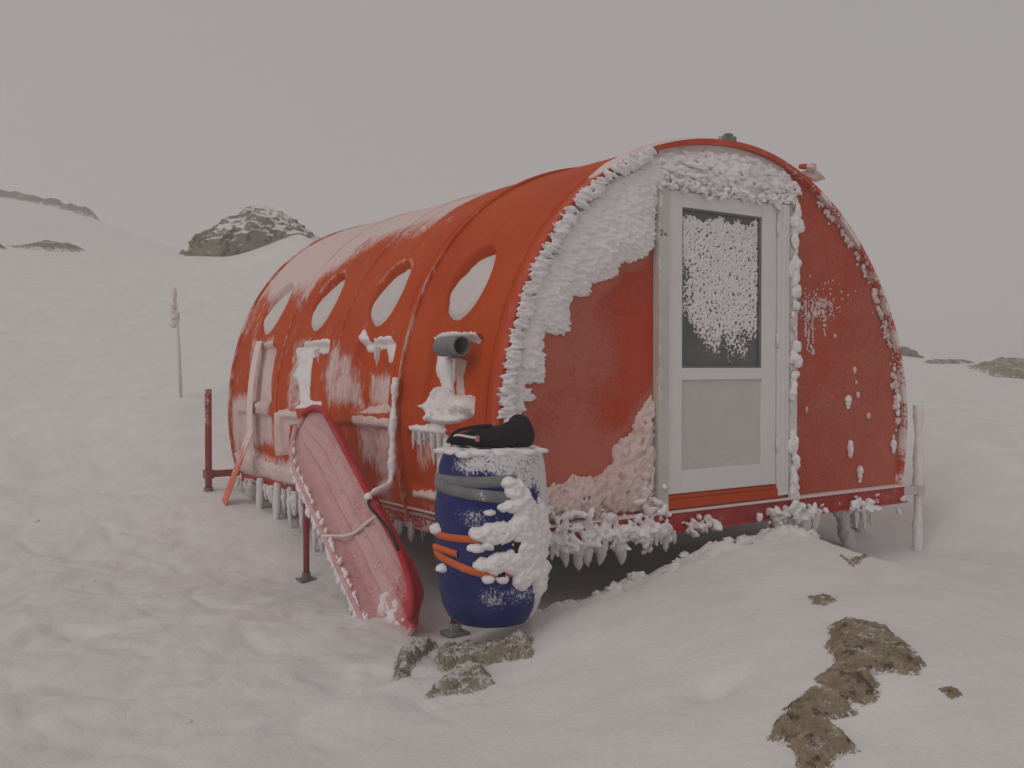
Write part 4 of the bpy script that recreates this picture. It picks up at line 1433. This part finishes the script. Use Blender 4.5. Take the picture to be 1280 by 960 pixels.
RP = dict(
    A=[(-1.358, -1.8), (-1.234, -1.789), (-1.253, -1.97), (-1.375, -2.128), (-1.535, -2.31), (-1.622, -2.347), (-1.731, -2.248), (-1.881, -2.363), (-1.933, -2.352), (-1.946, -2.294), (-1.882, -2.12), (-1.737, -2.098), (-1.592, -1.955)],
    B=[(-1.971, -2.155), (-1.939, -2.299), (-1.996, -2.357), (-2.097, -2.336), (-2.183, -2.496), (-2.266, -2.487), (-2.354, -2.524), (-2.399, -2.468), (-2.298, -2.368), (-2.294, -2.274), (-2.228, -2.221), (-2.15, -2.227), (-2.108, -2.183)],
    C=[(-0.965, -1.366), (-0.875, -1.38), (-0.959, -1.517), (-1.091, -1.547), (-1.062, -1.47)],
    E=[(-1.651, -2.473), (-1.605, -2.481), (-1.634, -2.534), (-1.68, -2.527)],
    E2=[(-1.76, -2.496), (-1.739, -2.51), (-1.83, -2.569), (-1.864, -2.57)],
    F=[(-2.479, -0.398), (-2.332, -0.232), (-2.198, -0.348), (-2.065, -0.585), (-2.165, -0.736), (-2.308, -0.588), (-2.407, -0.569), (-2.545, -0.547)],
    G=[(-2.757, -0.813), (-2.588, -0.663), (-2.433, -0.575), (-2.366, -0.622), (-2.437, -0.816), (-2.563, -0.85), (-2.659, -0.808)],
    H=[(-2.81, -0.582), (-2.591, -0.247), (-2.395, -0.018), (-2.277, -0.051), (-2.525, -0.317), (-2.694, -0.516)],
    J=[(-0.093, -0.9), (-0.175, -1.013), (0.226, -0.854), (-0.263, -1.098)])
rock_patch('rock_outcrop', RP['A'], M['rock'], 'brown rock slab showing through the snow in the right foreground, the larger upper one', .032, 301, .006, .07)
rock_patch('rock_outcrop', RP['B'], M['rock'], 'dark brown broken rock at the bottom edge below the larger slab', .036, 305, .006, .06)
rock_patch('rock_outcrop', RP['C'], M['rock'], 'small snow-dusted rock tip just above the brown slab', .018, 309, .010, .06)
rock_patch('rock_outcrop', RP['E'], M['rock'], 'tiny dark rock point right of the brown slab', .017, 312, .008, .04)
rock_patch('rock_outcrop', RP['J'], M['rock'], 'small dark rock in the snow notch in front of the hut right corner', .022, 318, .012, .05)
rock_patch('stone', RP['F'], M['stone'], 'long pale stone slab lying in the snow directly below the barrel', .06, 321, .007, .05, 'stone')
rock_patch('stone', RP['G'], M['stone'], 'short brownish stone in front of the long pale slab', .05, 325, .007, .05, 'stone')
rock_patch('stone', RP['H'], M['stone'], 'narrow frosted stone between the sled tip and the barrel', .05, 329, .007, .05, 'stone')

rock_patch('rock_outcrop', [(-6, 67), (0, 64.6), (3.5, 63.2), (6, 61.8), (8.3, 60.2), (8.3, 59.0), (6, 60.4), (3.5, 61.8), (0, 63), (-6, 65.2)], M['farrock'],
           'far dark rock band along the top of the snow ridge at left', .42, 335, .16, 1.0)
rock_patch('rock_outcrop', [(1.0, 37.0), (1.96, 38.6), (3.2, 38.8), (3.3, 37.6), (2.9, 36.6), (2.04, 36.8), (1.4, 36.3)], M['farrock'],
           'low flat dark rock on the left slope below the ridge', .24, 339, .10, .8)
rock_patch('rock_outcrop', [(-.4, 36.2), (.05, 36.6), (.25, 35.8), (-.2, 35.4)], M['farrock'], 'small dark rock cut by the left picture edge', .22, 341, .07, .5)
rock_patch('rock_outcrop', [(19.9, 9.3), (22.5, 11.4), (25, 12.2), (26.5, 11.5), (24, 9.6), (20.5, 8.4)], M['lichen'],
           'greenish brown rock on the snow at the right picture edge', .22, 343, .11, .8)
rock_patch('rock_outcrop', [(17.6, 7.9), (18.6, 8.6), (20.2, 8.2), (20.4, 7.2), (18.6, 7.0)], M['lichen'], 'smaller greenish rock just below the one at the right edge', .16, 345, .09, .6)
rock_patch('rock_outcrop', [(22.6, 12.8), (24.6, 13.9), (26.2, 13.6), (24.6, 12.8)], M['farrock'], 'thin dark rock line on the right horizon between hut and right edge', .12, 347, .11, .7)
rock_body('boulder', (28.0, 18.1, 1.25), (1.5, 1.0, 1.0), M['farrock'], 'pale distant rock hump just right of the hut wall', 411, 5, .25, slope_turn())

# snow clods tumbled along the drift edge in front of the hut and on the trodden snow
r = np.random.RandomState(88)
pc, pa = [], []
for k in range(70):
    x = r.uniform(-1.75, .5); y = -.27 + r.normal(0, .10)
    q = .008 + .034 * r.rand() ** 2.5; pc.append((x, y, float(ground_z(x, y)) + q * .2)); pa.append(np.diag([q, q, q * .8]) * r.uniform(.8, 1.25))
for k in range(14):
    x = r.uniform(-4.2, -2.3); y = r.uniform(-.6, 4.5)
    q = r.uniform(.008, .024); pc.append((x, y, float(ground_z(x, y)) - q * .1)); pa.append(np.diag([q * 1.3, q * 1.3, q * .6]))
V, F = lumps(np.array(pc), np.array(pa), 3, .55, 1.8, 89)
cl = mobj('snow_clods', V, F, M['snow'], kind='stuff')
tag(cl, 'loose snow clods scattered along the drift edge and the trodden snow', 'snow')

# ================================================================== haze
zlo = float(GZ.min()) - 1.0
zhi = max(float(GZ.max()), 4.0) + 1.0
V, F = bx(-158, 158, -158, 158, zlo, zhi, 0)
m = bpy.data.materials.new('haze'); m.use_nodes = True
nt = m.node_tree; nt.nodes.clear()
o_ = nt.nodes.new('ShaderNodeOutputMaterial'); pv = nt.nodes.new('ShaderNodeVolumePrincipled')
pv.inputs['Density'].default_value = .0075
pv.inputs['Color'].default_value = (.97, .955, .955, 1)
pv.inputs['Anisotropy'].default_value = 0.2
nt.links.new(pv.outputs[0], o_.inputs['Volume'])
hz = mobj('haze', V, F, m, smooth=False, kind='stuff')
tag(hz, 'thin grey fog hanging over the whole snowfield', 'haze')
